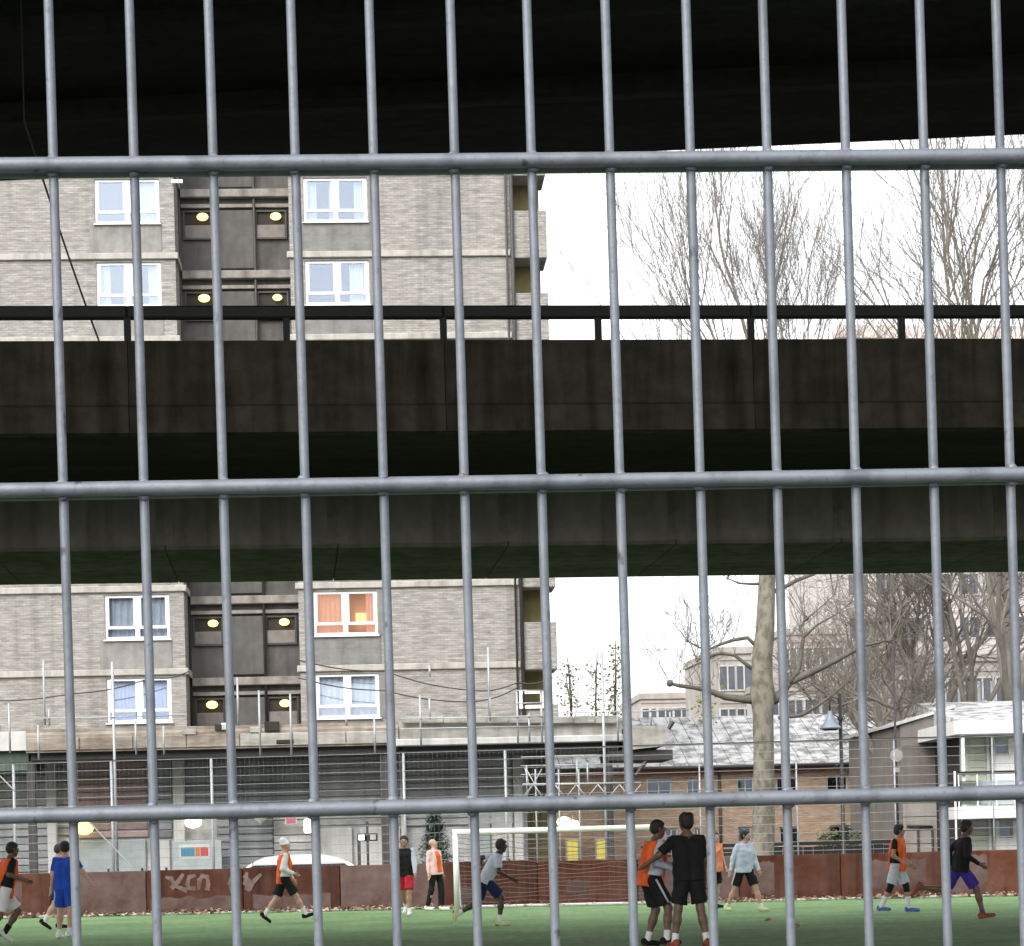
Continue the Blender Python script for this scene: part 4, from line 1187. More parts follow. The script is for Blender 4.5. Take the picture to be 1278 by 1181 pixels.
# ------------------------------------------------------------------ far buildings
def far_block(name, px0, px1, pytop, Y, ang, mt, label, wcols, wrows, win, wtop, pitch, depth=12, roof=None, cat='building'):
    f = Frame((px0 + px1) / 2, Y, ang)
    e = frame_thing(name, f, label=label, cat=cat)
    u0, u1 = f.u(px0, pytop), f.u(px1, pytop)
    z1 = f.z((px0 + px1) / 2, pytop)
    MB().box(u0, u1, 0, depth, -.02, z1).build('wall', mt, e)
    if roof == 'hip':
        h = 2.6
        MB().add([(u0 - .3, -.3, z1), (u1 + .3, -.3, z1), (u1 + .3, depth + .3, z1), (u0 - .3, depth + .3, z1), (u0 + 2.2, depth / 2, z1 + h), (u1 - 2.2, depth / 2, z1 + h)],
                 [(0, 1, 5, 4), (1, 2, 5), (2, 3, 4, 5), (3, 0, 4), (0, 3, 2, 1)]).build('roof', M_FARP, e)
    else:
        MB().box(u0 - .1, u1 + .1, -.12, depth + .1, z1 + .002, z1 + .35).build('roof', M_FARG, e)
    ww_, wh2 = win
    fm = MB().box(0, ww_, -.06, -.002, 0, .08).box(0, ww_, -.06, -.002, wh2 - .08, wh2).box(0, .08, -.06, -.002, .081, wh2 - .081).box(ww_ - .08, ww_, -.06, -.002, .081, wh2 - .081).box(ww_ / 2 - .04, ww_ / 2 + .04, -.058, -.002, .081, wh2 - .081).mesh('window', M_PALE)
    pm_ = MB().box(.082, ww_ / 2 - .042, -.03, -.003, .082, wh2 - .082).box(ww_ / 2 + .042, ww_ - .082, -.03, -.003, .082, wh2 - .082).mesh('pane', M_FPANE)
    for r in range(wrows):
        z = z1 - wtop - r * pitch
        if z < .5: break
        for c in range(wcols):
            u = u0 + (u1 - u0) * (c + .5) / wcols - ww_ / 2
            w_ = inst('window', fm, e, (u, 0, z - wh2)); inst('pane', pm_, w_)
        MB().box(u0, u1, -.05, -.002, z + .25, z + .40).build('floor_band', M_FARG, e)
    return e
M_FPANE = mat('distant_pane', (0.10, 0.11, 0.13), .2, var=.3, scale=2)
far_block('apartment_block', 1046, 1420, 424, 150, 8, M_FARB, 'tall pale brick block with hipped roof rising behind the bare trees', 11, 14, (1.5, 1.5), 1.1, 2.9, 14, 'hip', 'apartment building')
far_block('brick_block', 897, 938, 816, 120, 6, M_FARG, 'small grey distant block with dark windows left of the plane trunk', 2, 5, (1.0, 1.4), .6, 2.3, 10)
far_block('pink_block', 975, 1052, 792, 128, 2, M_FARP, 'pinkish distant block between the plane trunk and the street lamp', 4, 5, (1.0, 1.4), .7, 2.5, 10)
far_block('grey_terrace', 1120, 1300, 826, 104, 4, M_FARG, 'grey terrace with white windows above the gable house roof', 6, 3, (1.1, 1.3), .7, 2.5, 10)
far_block('stone_terrace', 800, 900, 872, 135, 4, M_FARP, 'low stone terrace far beyond the canopy end', 5, 3, (1.0, 1.2), .5, 2.2, 10)
far_block('stucco_terrace', 940, 1128, 862, 118, 3, M_PALE, 'long pale stucco terrace showing above the sheet roof', 9, 2, (.9, 1.3), .4, 2.4, 10)
# ------------------------------------------------------------------ street lamp and sign pole
p = P(1053, 1060, 64.5)
zt = P(1049, 866, 64.5).z; za = P(1040, 896, 64.5).z
sl = empty('street_lamp', (p.x, p.y, 0), label='black street lamp with a grey bell shade hanging to its left', cat='street lamp')
MB().tube([(0, 0, 0), (0, 0, 1.1), (0, 0, 1.15), (0, 0, zt)], [.10, .095, .06, .05], 12).build('pole', M_BLK, sl, True)
MB().tube([(0, 0, zt - .35), (-.06, 0, zt - .15), (-.22, 0, zt - .08), (-.30, 0, zt - .25), (-.30, 0, za + .15)], .022, 8).build('arm', M_BLK, sl, True)
MB().tube([(0, 0, zt - .72), (-.3, 0, za + .18)], .018, 6).build('stay', M_BLK, sl)
MB().tube([(0, 0, zt - .68), (0, 0, zt - .76)], .09, 10).build('collar', M_BLK, sl)
M_SHADE = mat('blue_grey_shade', (.28, .32, .38), .35, metal=.3)
MB().tube([(-.3, 0, za + .2), (-.3, 0, za + .05), (-.3, 0, za - .12), (-.3, 0, za - .26), (-.3, 0, za - .32)], [.05, .09, .17, .30, .31], 18).build('lamp_shade', M_SHADE, sl, True)
MB().tube([(-.3, 0, za - .322), (-.3, 0, za - .36)], [.24, .2], 16).build('lens', M_BLK, sl)
p = P(1121, 1060, 67)
zt = P(1116, 796, 67).z; zs_ = P(1120, 943, 67).z
sp_ = empty('sign_pole', (p.x, p.y, 0), label='tall slim dark pole carrying a round grey sign beside the gable house', cat='pole')
MB().tube([(0, 0, 0), (0, 0, zt)], [.045, .028], 10).build('pole', M_PIPE, sp_, True)
MB().tube([(0, -.11, zs_), (0, -.07, zs_)],   .19, 22).build('round_sign', M_FARG, sp_)
MB().tube([(0, -.118, zs_), (0, -.112, zs_)], .14, 22).build('sign_face', M_FARG, sp_)
MB().box(-.09, .09, -.068, -.052, zs_ - .5, zs_ - .36).build('small_plate', M_FARG, sp_)

# ------------------------------------------------------------------ bare winter trees
def perp(d):
    a = d.orthogonal().normalized()
    return (Matrix.Rotation(random.uniform(0, 6.283), 3, d) @ a)
def branch(mb, p, d, L, r, depth, maxd, up=.12, split=(2, 4), ang=(18, 45), taper=.62, segs=4, wob=.16, shrink=(.55, .8), sides=None, cnt=None):
    pts, rs = [p.copy()], [r]
    q, dd = p.copy(), d.normalized()
    re = max(r * taper, .0045)
    kids = []
    for i in range(segs):
        dd = (dd + Vector((random.uniform(-wob, wob), random.uniform(-wob, wob), random.uniform(-wob, wob) + up))).normalized()
        q = q + dd * (L / segs)
        pts.append(q.copy()); rs.append(r + (re - r) * (i + 1) / segs)
        if depth < maxd and i >= 1 and random.random() < .75:
            kids.append((q.copy(), dd.copy(), rs[-1] * random.uniform(.5, .72)))
    n = sides or (7 if r > .08 else 5 if r > .03 else 3)
    mb.tube(pts, rs, n, False)
    if depth < maxd:
        for _ in range(random.randint(*split)):
            kids.append((q.copy(), dd.copy(), re * random.uniform(.65, .9)))
        for (kp, kd, kr) in kids:
            a = R_(random.uniform(*ang))
            nd = Matrix.Rotation(a, 3, perp(kd)) @ kd
            branch(mb, kp, nd, L * random.uniform(*shrink), max(kr, .0045), depth + 1, maxd, up, split, ang, taper, max(3, segs - (depth > 1)), wob, shrink)

def crown_part(parent, seeds, maxd, name='crown', mt=None, **kw):
    mb = MB()
    for (p, d, L, r) in seeds: branch(mb, Vector(p), Vector(d), L, r, 0, maxd, **kw)
    o = mb.build(name, mt or M_TWIG, parent, True)
    o['kind'] = 'stuff'
    return o

# the plane tree with a mottled trunk
TY = 62.5
pb_ = P(952, 1066, TY)
tree = empty('plane_tree', (pb_.x, TY, 0), label='big bare plane tree with mottled trunk and knuckled limbs', cat='tree')
def TL(px, py, dy=0.0):
    q = P(px, py, TY + dy); return Vector((q.x - pb_.x, q.y - TY, q.z))
trunk = MB()
tp = [(951, 1110, .40), (951, 1070, .335), (953, 1000, .30), (953, 940, .285), (953, 890, .29), (952, 868, .36), (951, 850, .31), (952, 820, .285), (955, 790, .265), (957, 750, .245), (958, 715, .225), (953, 680, .2), (950, 620, .18), (948, 560, .16), (945, 500, .14), (940, 440, .11)]
ptsT = [TL(x, y) for x, y, r in tp]; ptsT[0].z = -.05
for i in range(1, len(ptsT)): ptsT[i] += Vector((random.uniform(-.02, .02), random.uniform(-.03, .03), 0))
trunk.tube(ptsT, [r for _, _, r in tp], 18)
trunk.build('trunk', M_BARK, tree, True)
random.seed(21)
limbs = [
    ([(949, 876), (930, 873), (905, 870), (885, 862), (865, 858), (848, 856), (836, 853)], .15, .05, -.3),
    ([(946, 840), (930, 828), (917, 818), (900, 815), (884, 819), (870, 824)], .09, .03, -.2),
    ([(945, 808), (933, 796), (915, 799), (900, 804), (884, 811), (872, 808), (858, 800)], .075, .025, .2),
    ([(958, 878), (972, 870), (985, 852), (1010, 840), (1040, 826), (1062, 814), (1078, 806), (1110, 799)], .19, .045, .3),
    ([(985, 852), (996, 838), (1000, 815), (1003, 795), (998, 785), (1006, 772)], .095, .04, .5),
    ([(972, 896), (1000, 893), (1022, 880), (1045, 862), (1060, 850)], .085, .03, .8),
    ([(961, 740), (975, 735), (995, 724), (1015, 717), (1040, 700)], .10, .03, .2),
    ([(957, 728), (940, 729), (922, 728), (908, 722)], .06, .02, -.3),
    ([(1003, 795), (1020, 780), (1045, 766), (1062, 752)], .05, .015, .6),
    ([(1003, 775), (1020, 762), (1042, 742)], .04, .012, .4),
]
seeds = []
for pts_, r0, r1, dy in limbs:
    w_ = [TL(x, y, dy * i / len(pts_)) for i, (x, y) in enumerate(pts_)]
    n = len(w_)
    lm = MB()
    rs = [r0 + (r1 - r0) * i / (n - 1) for i in range(n)]
    rs = [r * random.uniform(.68, .88) for r in rs]
    lm.tube(w_, rs, 9)
    lm.ball(w_[-1], r1 * 2.0, n=8, mrows=6)              # pollard knuckle
    lm.build('limb', M_LIMB, tree, True)
    for i in range(2, n):
        for _ in range(2 if i < n - 1 else 5):
            d = Vector((random.uniform(-.7, .7), random.uniform(-.6, .6), random.uniform(.2, 1)))
            seeds.append((w_[i], d, random.uniform(.5, 1.1), .014))
crown_part(tree, seeds, 2, 'shoots', split=(1, 3), up=.1, segs=3, wob=.22)
# upper limbs and the crown that shows over the viaduct
seeds = []
for i in range(13):
    k = random.choice([10, 11, 11, 12, 12, 13, 14, 15])
    a = math.pi * .5 * random.choice([-1, 1]) + math.pi * .5 + random.uniform(-.9, .9); rr_ = random.uniform(.22, .58)
    d = Vector((math.cos(a) * rr_ - .12, math.sin(a) * rr_, 1))
    seeds.append((ptsT[k], d, random.uniform(3.2, 4.6), .055))
crown_part(tree, seeds, 4, split=(1, 2), up=.10, ang=(12, 32), segs=5, wob=.10, shrink=(.55, .75), mt=M_TWIG)

# background trees on the right
def bare_tree(name, px, py_base, Y, H, label, n_stems=3, spread=.35, seed=1, maxd=4, r0=.2, group=None, lean=0.0, L0=None, mt=None, cat='tree', cnt=(1, 3), up=.02, ang=(20, 55), wob=.20):
    random.seed(seed)
    b = P(px, py_base, Y)
    e = empty(name, (b.x, Y, 0), label=label, cat=cat, group=group)
    th = H * .3
    tr = MB().tube([(0, 0, -.05), (0, 0, th * .3), (lean * .5, 0, th * .7), (lean, 0, th)], [r0 * 1.25, r0, r0 * .9, r0 * .85], 10)
    tr.build('trunk', M_LIMB, e, True)
    seeds = []
    for i in range(n_stems):
        a = 6.283 * i / n_stems + random.uniform(-.4, .4)
        d = Vector((math.cos(a) * spread, math.sin(a) * spread, 1))
        seeds.append((Vector((lean, 0, th - .1)), d, L0 or H * .27, r0 * .6))
    crown_part(e, seeds, maxd, split=cnt, up=up, ang=ang, segs=5, wob=wob, shrink=(.52, .76), mt=mt or M_TWIG)
    return e
GT = 'bare trees behind the brick building'
bare_tree('bare_tree', 1108, 1060, 74, 10.5, 'bare multi stemmed tree just left of the tall slim pole', 4, .28, 31, 4, .24)
bare_tree('bare_tree', 1150, 1060, 82, 14.5, 'spreading bare tree behind the brown gable house', 5, .42, 32, 4, .22)
bare_tree('bare_tree', 1215, 1060, 80, 17.5, 'tall twiggy bare tree behind the white balcony house', 5, .38, 33, 4, .17)
bare_tree('bare_tree', 1283, 1060, 74, 19.0, 'dark bare tree reaching in from the right edge above the balcony house', 5, .40, 34, 4, .19, lean=-.4)
bare_tree('bare_tree', 1066, 1060, 92, 13.0, 'thin bare tree behind the black street lamp', 5, .45, 35, 4, .2)
bare_tree('bare_tree', 1262, 1060, 90, 34.0, 'very tall bare tree whose crown shows above the viaduct rail at the right edge', 5, .22, 38, 4, .26, up=.07, ang=(14, 36), wob=.12)
def sapling(px, H, seed, label, n=6):
    random.seed(seed)
    b = P(px, 1060, 84); e = empty('sapling', (b.x, 84, 0), label=label, cat='tree', group=None)
    pts = [(0, 0, -.02)] + [(random.uniform(-.1, .1), 0, H * q / 5) for q in range(1, 6)]
    MB().tube(pts, [.08, .07, .06, .05, .035, .015], 7).build('trunk', M_LIMB, e, True)
    seeds = [((0, 0, H * random.uniform(.35, .92)), (random.uniform(-.35, .35), random.uniform(-.35, .35), 1), random.uniform(.5, 1.0), .02) for _ in range(n)]
    crown_part(e, seeds, 2, split=(1, 2), up=.15, segs=3)
    lf = MB()
    for _ in range(420):
        c_ = Vector((random.gauss(0, .22), random.gauss(0, .2), H * random.uniform(.45, .98)))
        leaf(lf, c_.x, c_.y, c_.z, random.uniform(.08, .18))
    o = lf.build('leaves', M_YLEAF, e); o['kind'] = 'stuff'
sapling(716, 8.6, 51, 'slender yellow leaved sapling nearest the tower corner')
sapling(748, 8.6, 52, 'slender yellow leaved sapling in the middle of the three by the canopy')
sapling(772, 9.2, 53, 'slender yellow leaved sapling furthest right above the white scaffold pole', 8)
sapling(884, 7.8, 54, 'yellow leaved sapling left of the plane tree limbs', 9)

# conifer behind the wall, built from drooping sprays
random.seed(61)
p = P(543, 1075, 59.5)
cf = empty('conifer', (p.x, p.y, 0), label='dark green conifer behind the wall left of the goal', cat='tree')
H = P(543, 1012, 59.5).z
MB().tube([(0, 0, 0), (0, 0, H * .5), (0, 0, H - .1)], [.07, .05, .015], 8).build('trunk', M_LIMB, cf, True)
sp2 = MB()
for k in range(3000):
    z = H * random.random() ** .8
    rad = (1 - z / H) * .75 + .08
    a = random.uniform(0, 6.283); r = rad * math.sqrt(random.random()) * (1 + .35 * math.sin(3 * a + z * 4))
    c_ = Vector((r * math.cos(a), r * math.sin(a), z))
    d = Vector((math.cos(a), math.sin(a), random.uniform(-.9, .9))).normalized(); s = random.uniform(.09, .2)
    sd_ = d.cross(Vector((0, 0, 1))).normalized() * s * .22
    sp2.add([c_ - d * s * .4, c_ + sd_, c_ + d * s, c_ - sd_], [(0, 1, 2, 3)])
o = sp2.build('crown', M_CONIF, cf); o['kind'] = 'stuff'
# green shrub by the low fence
random.seed(62)
p = P(1046, 1062, 68)
sh = empty('shrub', (p.x, p.y, 0), label='small green shrub by the low window behind the street lamp', cat='shrub')
MB().tube([(0, 0, 0), (.02, 0, .8)], .03, 6).build('stem', M_LIMB, sh)
lf = MB()
for _ in range(700):
    a = random.uniform(0, 6.283); r = .7 * math.sqrt(random.random()); z = 1.35 + random.uniform(-.6, .6) * (1 - r * .6)
    leaf(lf, r * math.cos(a), r * .6 * math.sin(a), z, random.uniform(.07, .14))
M_GLEAF = mat('shrub_leaf', (.11, .14, .06), .7, var=.4, scale=3)
o = lf.build('leaves', M_GLEAF, sh); o['kind'] = 'stuff'
# ------------------------------------------------------------------ people: one smooth body each, clothes as children
def smin(a, b, k):
    h = np.clip(.5 + .5 * (b - a) / k, 0, 1)
    return b + (a - b) * h - k * h * (1 - h)

class SDF:
    """smooth union of tapered capsules, polygonised with surface nets"""
    def __init__(self, h, k=.03):
        self.h, self.k, self.caps, self.cuts = h, k, [], []
    def cap(self, a, b, r1, r2=None, cut=None):
        self.caps.append((np.array(a, float), np.array(b, float), r1, r1 if r2 is None else r2, cut)); return self
    def cut(self, p, n):
        self.cuts.append((np.array(p, float), np.array(n, float))); return self
    def polygonise(self, wrinkle=0.0, seed=0):
        h = self.h; mg = h * 3
        lo = np.min([np.minimum(a, b) - max(r1, r2) for a, b, r1, r2, _ in self.caps], 0) - mg - .02
        hi = np.max([np.maximum(a, b) + max(r1, r2) for a, b, r1, r2, _ in self.caps], 0) + mg + .02
        n = np.ceil((hi - lo) / h).astype(int) + 1
        g = np.full(n, .3)
        ax = [lo[i] + h * np.arange(n[i]) for i in range(3)]
        for a, b, r1, r2, cut in self.caps:
            m_ = max(r1, r2) + self.k + mg
            i0 = np.clip(((np.minimum(a, b) - m_ - lo) / h).astype(int), 0, n - 1)
            i1 = np.clip(((np.maximum(a, b) + m_ - lo) / h).astype(int) + 2, 1, n)
            X, Y, Z = np.meshgrid(ax[0][i0[0]:i1[0]], ax[1][i0[1]:i1[1]], ax[2][i0[2]:i1[2]], indexing='ij')
            ab = b - a; L2 = max(ab @ ab, 1e-9)
            t = np.clip(((X - a[0]) * ab[0] + (Y - a[1]) * ab[1] + (Z - a[2]) * ab[2]) / L2, 0, 1)
            d = np.sqrt((X - a[0] - t * ab[0]) ** 2 + (Y - a[1] - t * ab[1]) ** 2 + (Z - a[2] - t * ab[2]) ** 2) - (r1 + (r2 - r1) * t)
            if cut is not None:
                p, nn = cut
                d = np.maximum(d, (X - p[0]) * nn[0] + (Y - p[1]) * nn[1] + (Z - p[2]) * nn[2])
            s = (slice(i0[0], i1[0]), slice(i0[1], i1[1]), slice(i0[2], i1[2]))
            g[s] = smin(g[s], d, self.k)
        if wrinkle or self.cuts:
            X, Y, Z = np.meshgrid(*ax, indexing='ij')
            if wrinkle:
                rs = np.random.RandomState(seed)
                for fq in (22, 37, 60):
                    w = rs.uniform(-1, 1, 3); w[2] += 1.2 * np.sign(w[2]); w = w / np.linalg.norm(w) * fq
                    g += wrinkle * (22 / fq) * np.sin(X * w[0] + Y * w[1] + Z * w[2] + rs.uniform(0, 6) + 1.5 * np.sin(X * 9 + Z * 7))
            for p, nn in self.cuts:
                g = np.maximum(g, (X - p[0]) * nn[0] + (Y - p[1]) * nn[1] + (Z - p[2]) * nn[2])
        return self.nets(g, lo)
    def nets(self, g, lo):
        h = self.h
        ins = g < 0
        c = np.zeros(np.array(g.shape) - 1, int)
        for dx in (0, 1):
            for dy in (0, 1):
                for dz in (0, 1):
                    c += ins[dx:dx + c.shape[0], dy:dy + c.shape[1], dz:dz + c.shape[2]]
        act = (c > 0) & (c < 8)
        idx = -np.ones(c.shape, int); cells = np.argwhere(act); idx[act] = np.arange(len(cells))
        acc = np.zeros((len(cells), 3)); cnt = np.zeros(len(cells))
        for axis in range(3):
            o = [a for a in range(3) if a != axis]
            for u in (0, 1):
                for v in (0, 1):
                    off = np.zeros(3, int); off[o[0]] = u; off[o[1]] = v
                    off2 = off.copy(); off2[axis] = 1
                    A = g[tuple((cells + off).T)]; Bv = g[tuple((cells + off2).T)]
                    cr = (A < 0) != (Bv < 0)
                    t = np.where(cr, A / np.where(A - Bv == 0, 1, A - Bv), 0)
                    pt = np.repeat(off[None].astype(float), len(cells), 0); pt[:, axis] += t
                    acc[cr] += pt[cr]; cnt[cr] += 1
        vs = lo + h * (cells + acc / np.maximum(cnt, 1)[:, None])
        fs = []
        for axis in range(3):
            u, v = (axis + 1) % 3, (axis + 2) % 3
            sl0 = [slice(1, s - 1) for s in g.shape]; sl1 = list(sl0)
            sl0[axis] = slice(0, g.shape[axis] - 1); sl1[axis] = slice(1, g.shape[axis])
            A, Bv = ins[tuple(sl0)], ins[tuple(sl1)]
            e = np.argwhere(A != Bv)
            flip = A[tuple(e.T)]
            base = e + 1; base[:, axis] = e[:, axis]
            q = []
            for du, dv in ((-1, -1), (0, -1), (0, 0), (-1, 0)):
                cc = base.copy(); cc[:, u] += du; cc[:, v] += dv
                q.append(idx[tuple(cc.T)])
            q = np.stack(q, 1)
            q[~flip] = q[~flip][:, ::-1]
            fs.append(q)
        return vs, np.concatenate(fs)

def sdf_obj(name, sdf, mt, parent=None, wrinkle=0.0, seed=0, extra=None):
    vs, fs = sdf.polygonise(wrinkle, seed)
    mb = MB(); mb.v = [tuple(v) for v in vs]; mb.f = [tuple(int(i) for i in f) for f in fs]
    if extra: mb.add(extra.v, extra.f)
    return mb.build(name, mt, parent, True)

SKIN = {'fair': mat('skin_fair', (.50, .30, .22), .55, var=.12, scale=9), 'tan': mat('skin_tan', (.34, .19, .12), .55, var=.12, scale=9),
        'brown': mat('skin_brown', (.13, .07, .045), .5, var=.15, scale=9), 'dark': mat('skin_dark', (.045, .026, .018), .45, var=.15, scale=9)}
def cloth(name, rgb, var=.42): return MATS.get(name) or mat(name, rgb, .85, var=var, scale=6, stretch=(1, 1, .5), bump=.12, bscale=60, spec=.2)  # colour noise darkens patches like shade in folds
C_ORANGE = cloth('orange_bib', (.88, .15, .035)); C_ORPALE = cloth('pale_orange_bib', (.80, .28, .14)); C_BLACK = cloth('black_cloth', (.014, .014, .016)); C_WHITE = cloth('white_cloth', (.72, .72, .72), .15)
C_GREY = cloth('light_grey_cloth', (.50, .53, .60), .2); C_BLUE = cloth('royal_blue_cloth', (.025, .085, .52)); C_LBLUE = cloth('pale_blue_cloth', (.56, .63, .78), .16); C_NAVY = cloth('navy_cloth', (.015, .02, .07))
C_RED = cloth('red_cloth', (.55, .03, .05)); C_PINK = cloth('pink_white_cloth', (.72, .50, .48), .2); C_PURP = cloth('violet_blue_cloth', (.055, .03, .28)); C_HAIR = mat('dark_hair', (.012, .010, .009), .7, var=.3, scale=30, bump=.5, bscale=90)
C_HAIRB = mat('brown_hair', (.06, .04, .03), .7, var=.3, scale=30, bump=.5, bscale=90); C_YSHOE = cloth('pale_yellow_shoe', (.66, .70, .35)); C_SHBLUE = cloth('blue_boot', (.10, .20, .55)); C_SHRED = cloth("red_orange_boot", (.30, .075, .05)); C_DGREY = cloth('dark_grey_cloth', (.10, .10, .11))
M_EYE = mat('eye_dark', (.02, .015, .012), .2)
M_MOUTH = mat('lip_colour', (.25, .10, .08), .5)
HF = .0135

def rotx(v, a):
    """swing about the body's left-right axis: positive a moves a hanging limb forward"""
    c_, s = math.cos(a), math.sin(a)
    return Vector((v.x, v.y * c_ - v.z * s, v.y * s + v.z * c_))

def person(px, py, yaw, label, skin='fair', H=1.75, lean=0, twist=0, head=(0, 0), armL=(5, 8, 15), armR=(5, 8, 15), legL=(0, 3, 5), legR=(0, 3, 5), footL=0, footR=0,
           shirt=None, sleeve=0.0, sleeve_mt=None, bib=None, shorts=None, trouser=None, sock=C_WHITE, sockh=.35, shoe=C_BLACK, hair=C_HAIR, hairstyle='short', legging=None, build=1.0, z0=0.0, stripe=None, chest_mt=None):
    s = H / 1.75
    g = G(px, py) if not isinstance(px, tuple) else px
    e_loc = Vector((g.x, g.y, 0))
    hip, LT, LS, FH = Vector((0, 0, 0)), .43 * s, .43 * s, .075 * s
    lr = R_(lean)
    up = Vector((0, math.sin(lr), math.cos(lr))); fw = Vector((0, math.cos(lr), -math.sin(lr))); rt = Vector((1, 0, 0))
    tw = R_(twist)
    rtS = rt * math.cos(tw) + fw * math.sin(tw); fwS = fw * math.cos(tw) - rt * math.sin(tw)
    chest = hip + up * .36 * s; neck = hip + up * .53 * s
    shp = {}; J = {}
    for sd_, sg in (('L', -1), ('R', 1)):
        sh = hip + up * .475 * s + rtS * sg * .172 * s * build
        sw, ab, el = [R_(x) for x in (armL if sd_ == 'L' else armR)]
        d = -up * math.cos(ab) + rtS * sg * math.sin(ab)
        # swing about the shoulder's right axis
        def sw_(v, a):
            return Matrix.Rotation(a, 3, rtS) @ v
        d1 = sw_(d, sw)
        el_p = sh + d1 * .285 * s
        inward = (fwS * .8 - rtS * sg * .35).normalized()
        d2 = sw_(d, sw + el)
        d2 = (d2 + -rtS * sg * .35 * math.sin(min(el, 1.5))).normalized()
        wr = el_p + d2 * .25 * s
        hd = wr + d2 * .085 * s
        hp = hip + rt * sg * .088 * s
        sw, ab, kn = [R_(x) for x in (legL if sd_ == 'L' else legR)]
        d = Vector((sg * math.sin(ab), 0, -math.cos(ab)))
        t1 = rotx(d, sw)
        kp = hp + t1 * LT
        t2 = rotx(d, sw - kn)
        ak = kp + t2 * LS
        fp = R_(footL if sd_ == 'L' else footR) + (sw - kn if abs(sw - kn) > .5 else 0)
        ft = rotx(Vector((sg * .12, 1, 0)).normalized(), fp)
        fdn = rotx(Vector((0, 0, -1)), fp)
        heel = ak + fdn * FH * .55 - ft * .045 * s
        toe = ak + fdn * FH * .72 + ft * .17 * s
        J[sd_] = dict(sh=sh, el=el_p, wr=wr, hd=hd, d2=d2, hp=hp, kn=kp, ak=ak, heel=heel, toe=toe, ft=ft, fdn=fdn, t1=t1, t2=t2, sg=sg)
    low = min(min(J[q]['heel'].z, J[q]['toe'].z) for q in 'LR') - .032 * s
    off = Vector((0, 0, -low + z0))
    hip = hip + off; chest += off; neck += off
    for q in 'LR':
        for k in ('sh', 'el', 'wr', 'hd', 'hp', 'kn', 'ak', 'heel', 'toe'): J[q][k] = J[q][k] + off
    hy, hpit = R_(head[0]), R_(head[1])
    hup = (up * math.cos(hpit) + fw * math.sin(hpit)).normalized() if True else up
    hup = (hup * .65 + Vector((0, 0, 1)) * .35).normalized()
    hf = (Matrix.Rotation(hy, 3, hup) @ (fwS - hup * fwS.dot(hup)).normalized()).normalized()
    hr = hf.cross(hup).normalized()
    hc = neck + hup * .155 * s + hf * .02 * s
    bd = SDF(HF, .035)
    w = build
    for q in 'LR':
        j = J[q]; sg = j['sg']
        bd.cap(hip + rt * sg * .065 * s * w - Vector((0, 0, .01)), chest + rtS * sg * .07 * s * w, .095 * s * w, .105 * s * w)
        bd.cap(chest + rtS * sg * .075 * s * w, j['sh'] - rtS * sg * .035 * s - up * .03 * s, .10 * s * w, .062 * s)
        bd.cap(j['sh'], j['el'], .052 * s * w, .039 * s * w); bd.cap(j['el'], j['wr'], .040 * s * w, .026 * s)
        hn = j['d2'].orthogonal().normalized()
        bd.cap(j['wr'], j['wr'] + j['d2'] * .07 * s, .026 * s, .031 * s)
        bd.cap(j['hp'], j['kn'], .082 * s * w, .053 * s * w); bd.cap(j['kn'], j['kn'] + j['t2'] * .16 * s, .053 * s * w, .054 * s * w)
        bd.cap(j['kn'] + j['t2'] * .14 * s, j['ak'], .054 * s * w, .034 * s)
        bd.cap(j['heel'], j['toe'], .033 * s, .028 * s)
        bd.cap(j['ak'], j['heel'], .034 * s, .032 * s)
    bd.cap(chest, neck, .085 * s, .06 * s)
    for q in 'LR': bd.cap(neck - up * .02 * s, J[q]['sh'] - rtS * J[q]['sg'] * .05 * s, .045 * s, .048 * s)
    bd.cap(neck - up * .02 * s, hc - hup * .04 * s, .052 * s * w, .05 * s)
    bd.cap(hc + hup * .025 * s - hf * .015 * s, hc - hup * .005 * s + hf * .012 * s, .088 * s, .078 * s)     # skull
    bd.cap(hc - hup * .055 * s + hf * .03 * s, hc - hup * .075 * s + hf * .045 * s, .058 * s, .042 * s)      # jaw, chin
    # fingers, thumbs, nose, ears join the body's own mesh
    ex = MB()
    for q in 'LR':
        j = J[q]; d2 = j['d2']
        side = (j['ft'] - d2 * j['ft'].dot(d2)).normalized(); pn = d2.cross(side).normalized()
        for i, (o_, ln_) in enumerate(((-.024, .062), (-.008, .074), (.009, .078), (.025, .07))):
            b0 = j['wr'] + d2 * .075 * s + side * o_ * s
            m1 = b0 + (d2 + pn * .25 * j['sg']).normalized() * ln_ * .55 * s
            m2 = m1 + (d2 * .8 + pn * .6 * j['sg']).normalized() * ln_ * .5 * s
            ex.tube([b0, m1, m2], [.0105 * s, .0095 * s, .007 * s], 6)
        b0 = j['wr'] + d2 * .03 * s + side * .022 * s
        ex.tube([b0, b0 + (side * .8 + d2 * .6).normalized() * .035 * s, b0 + (side * .6 + d2).normalized() * .066 * s], [.014 * s, .012 * s, .009 * s], 6)
    nb_ = hc + hf * .082 * s
    ex.tube([nb_ + hup * .022 * s, nb_ - hup * .012 * s + hf * .018 * s, nb_ - hup * .022 * s + hf * .004 * s], [.008 * s, .014 * s, .012 * s], 7)
    for sg in (-1, 1):
        ec = hc + hr * sg * .082 * s - hf * .008 * s
        ex.tube([ec - hup * .03 * s, ec + hr * sg * .010 * s, ec + hup * .028 * s], [.008 * s, .014 * s, .011 * s], 7)
    root = sdf_obj('person', bd, SKIN[skin], None, 0, 0, ex)
    root.location = e_loc; root.rotation_euler = (0, 0, R_(yaw))
    tag(root, label, 'person', 'players on the pitch')
    ey = MB()
    for sg in (-1, 1):
        c_ = hc + hf * .080 * s + hr * sg * .032 * s + hup * .018 * s
        ey.ball(c_, .011 * s, n=8, mrows=6)
    ey.build('eyes', M_EYE, root, True)
    mc = hc + hf * .085 * s - hup * .05 * s
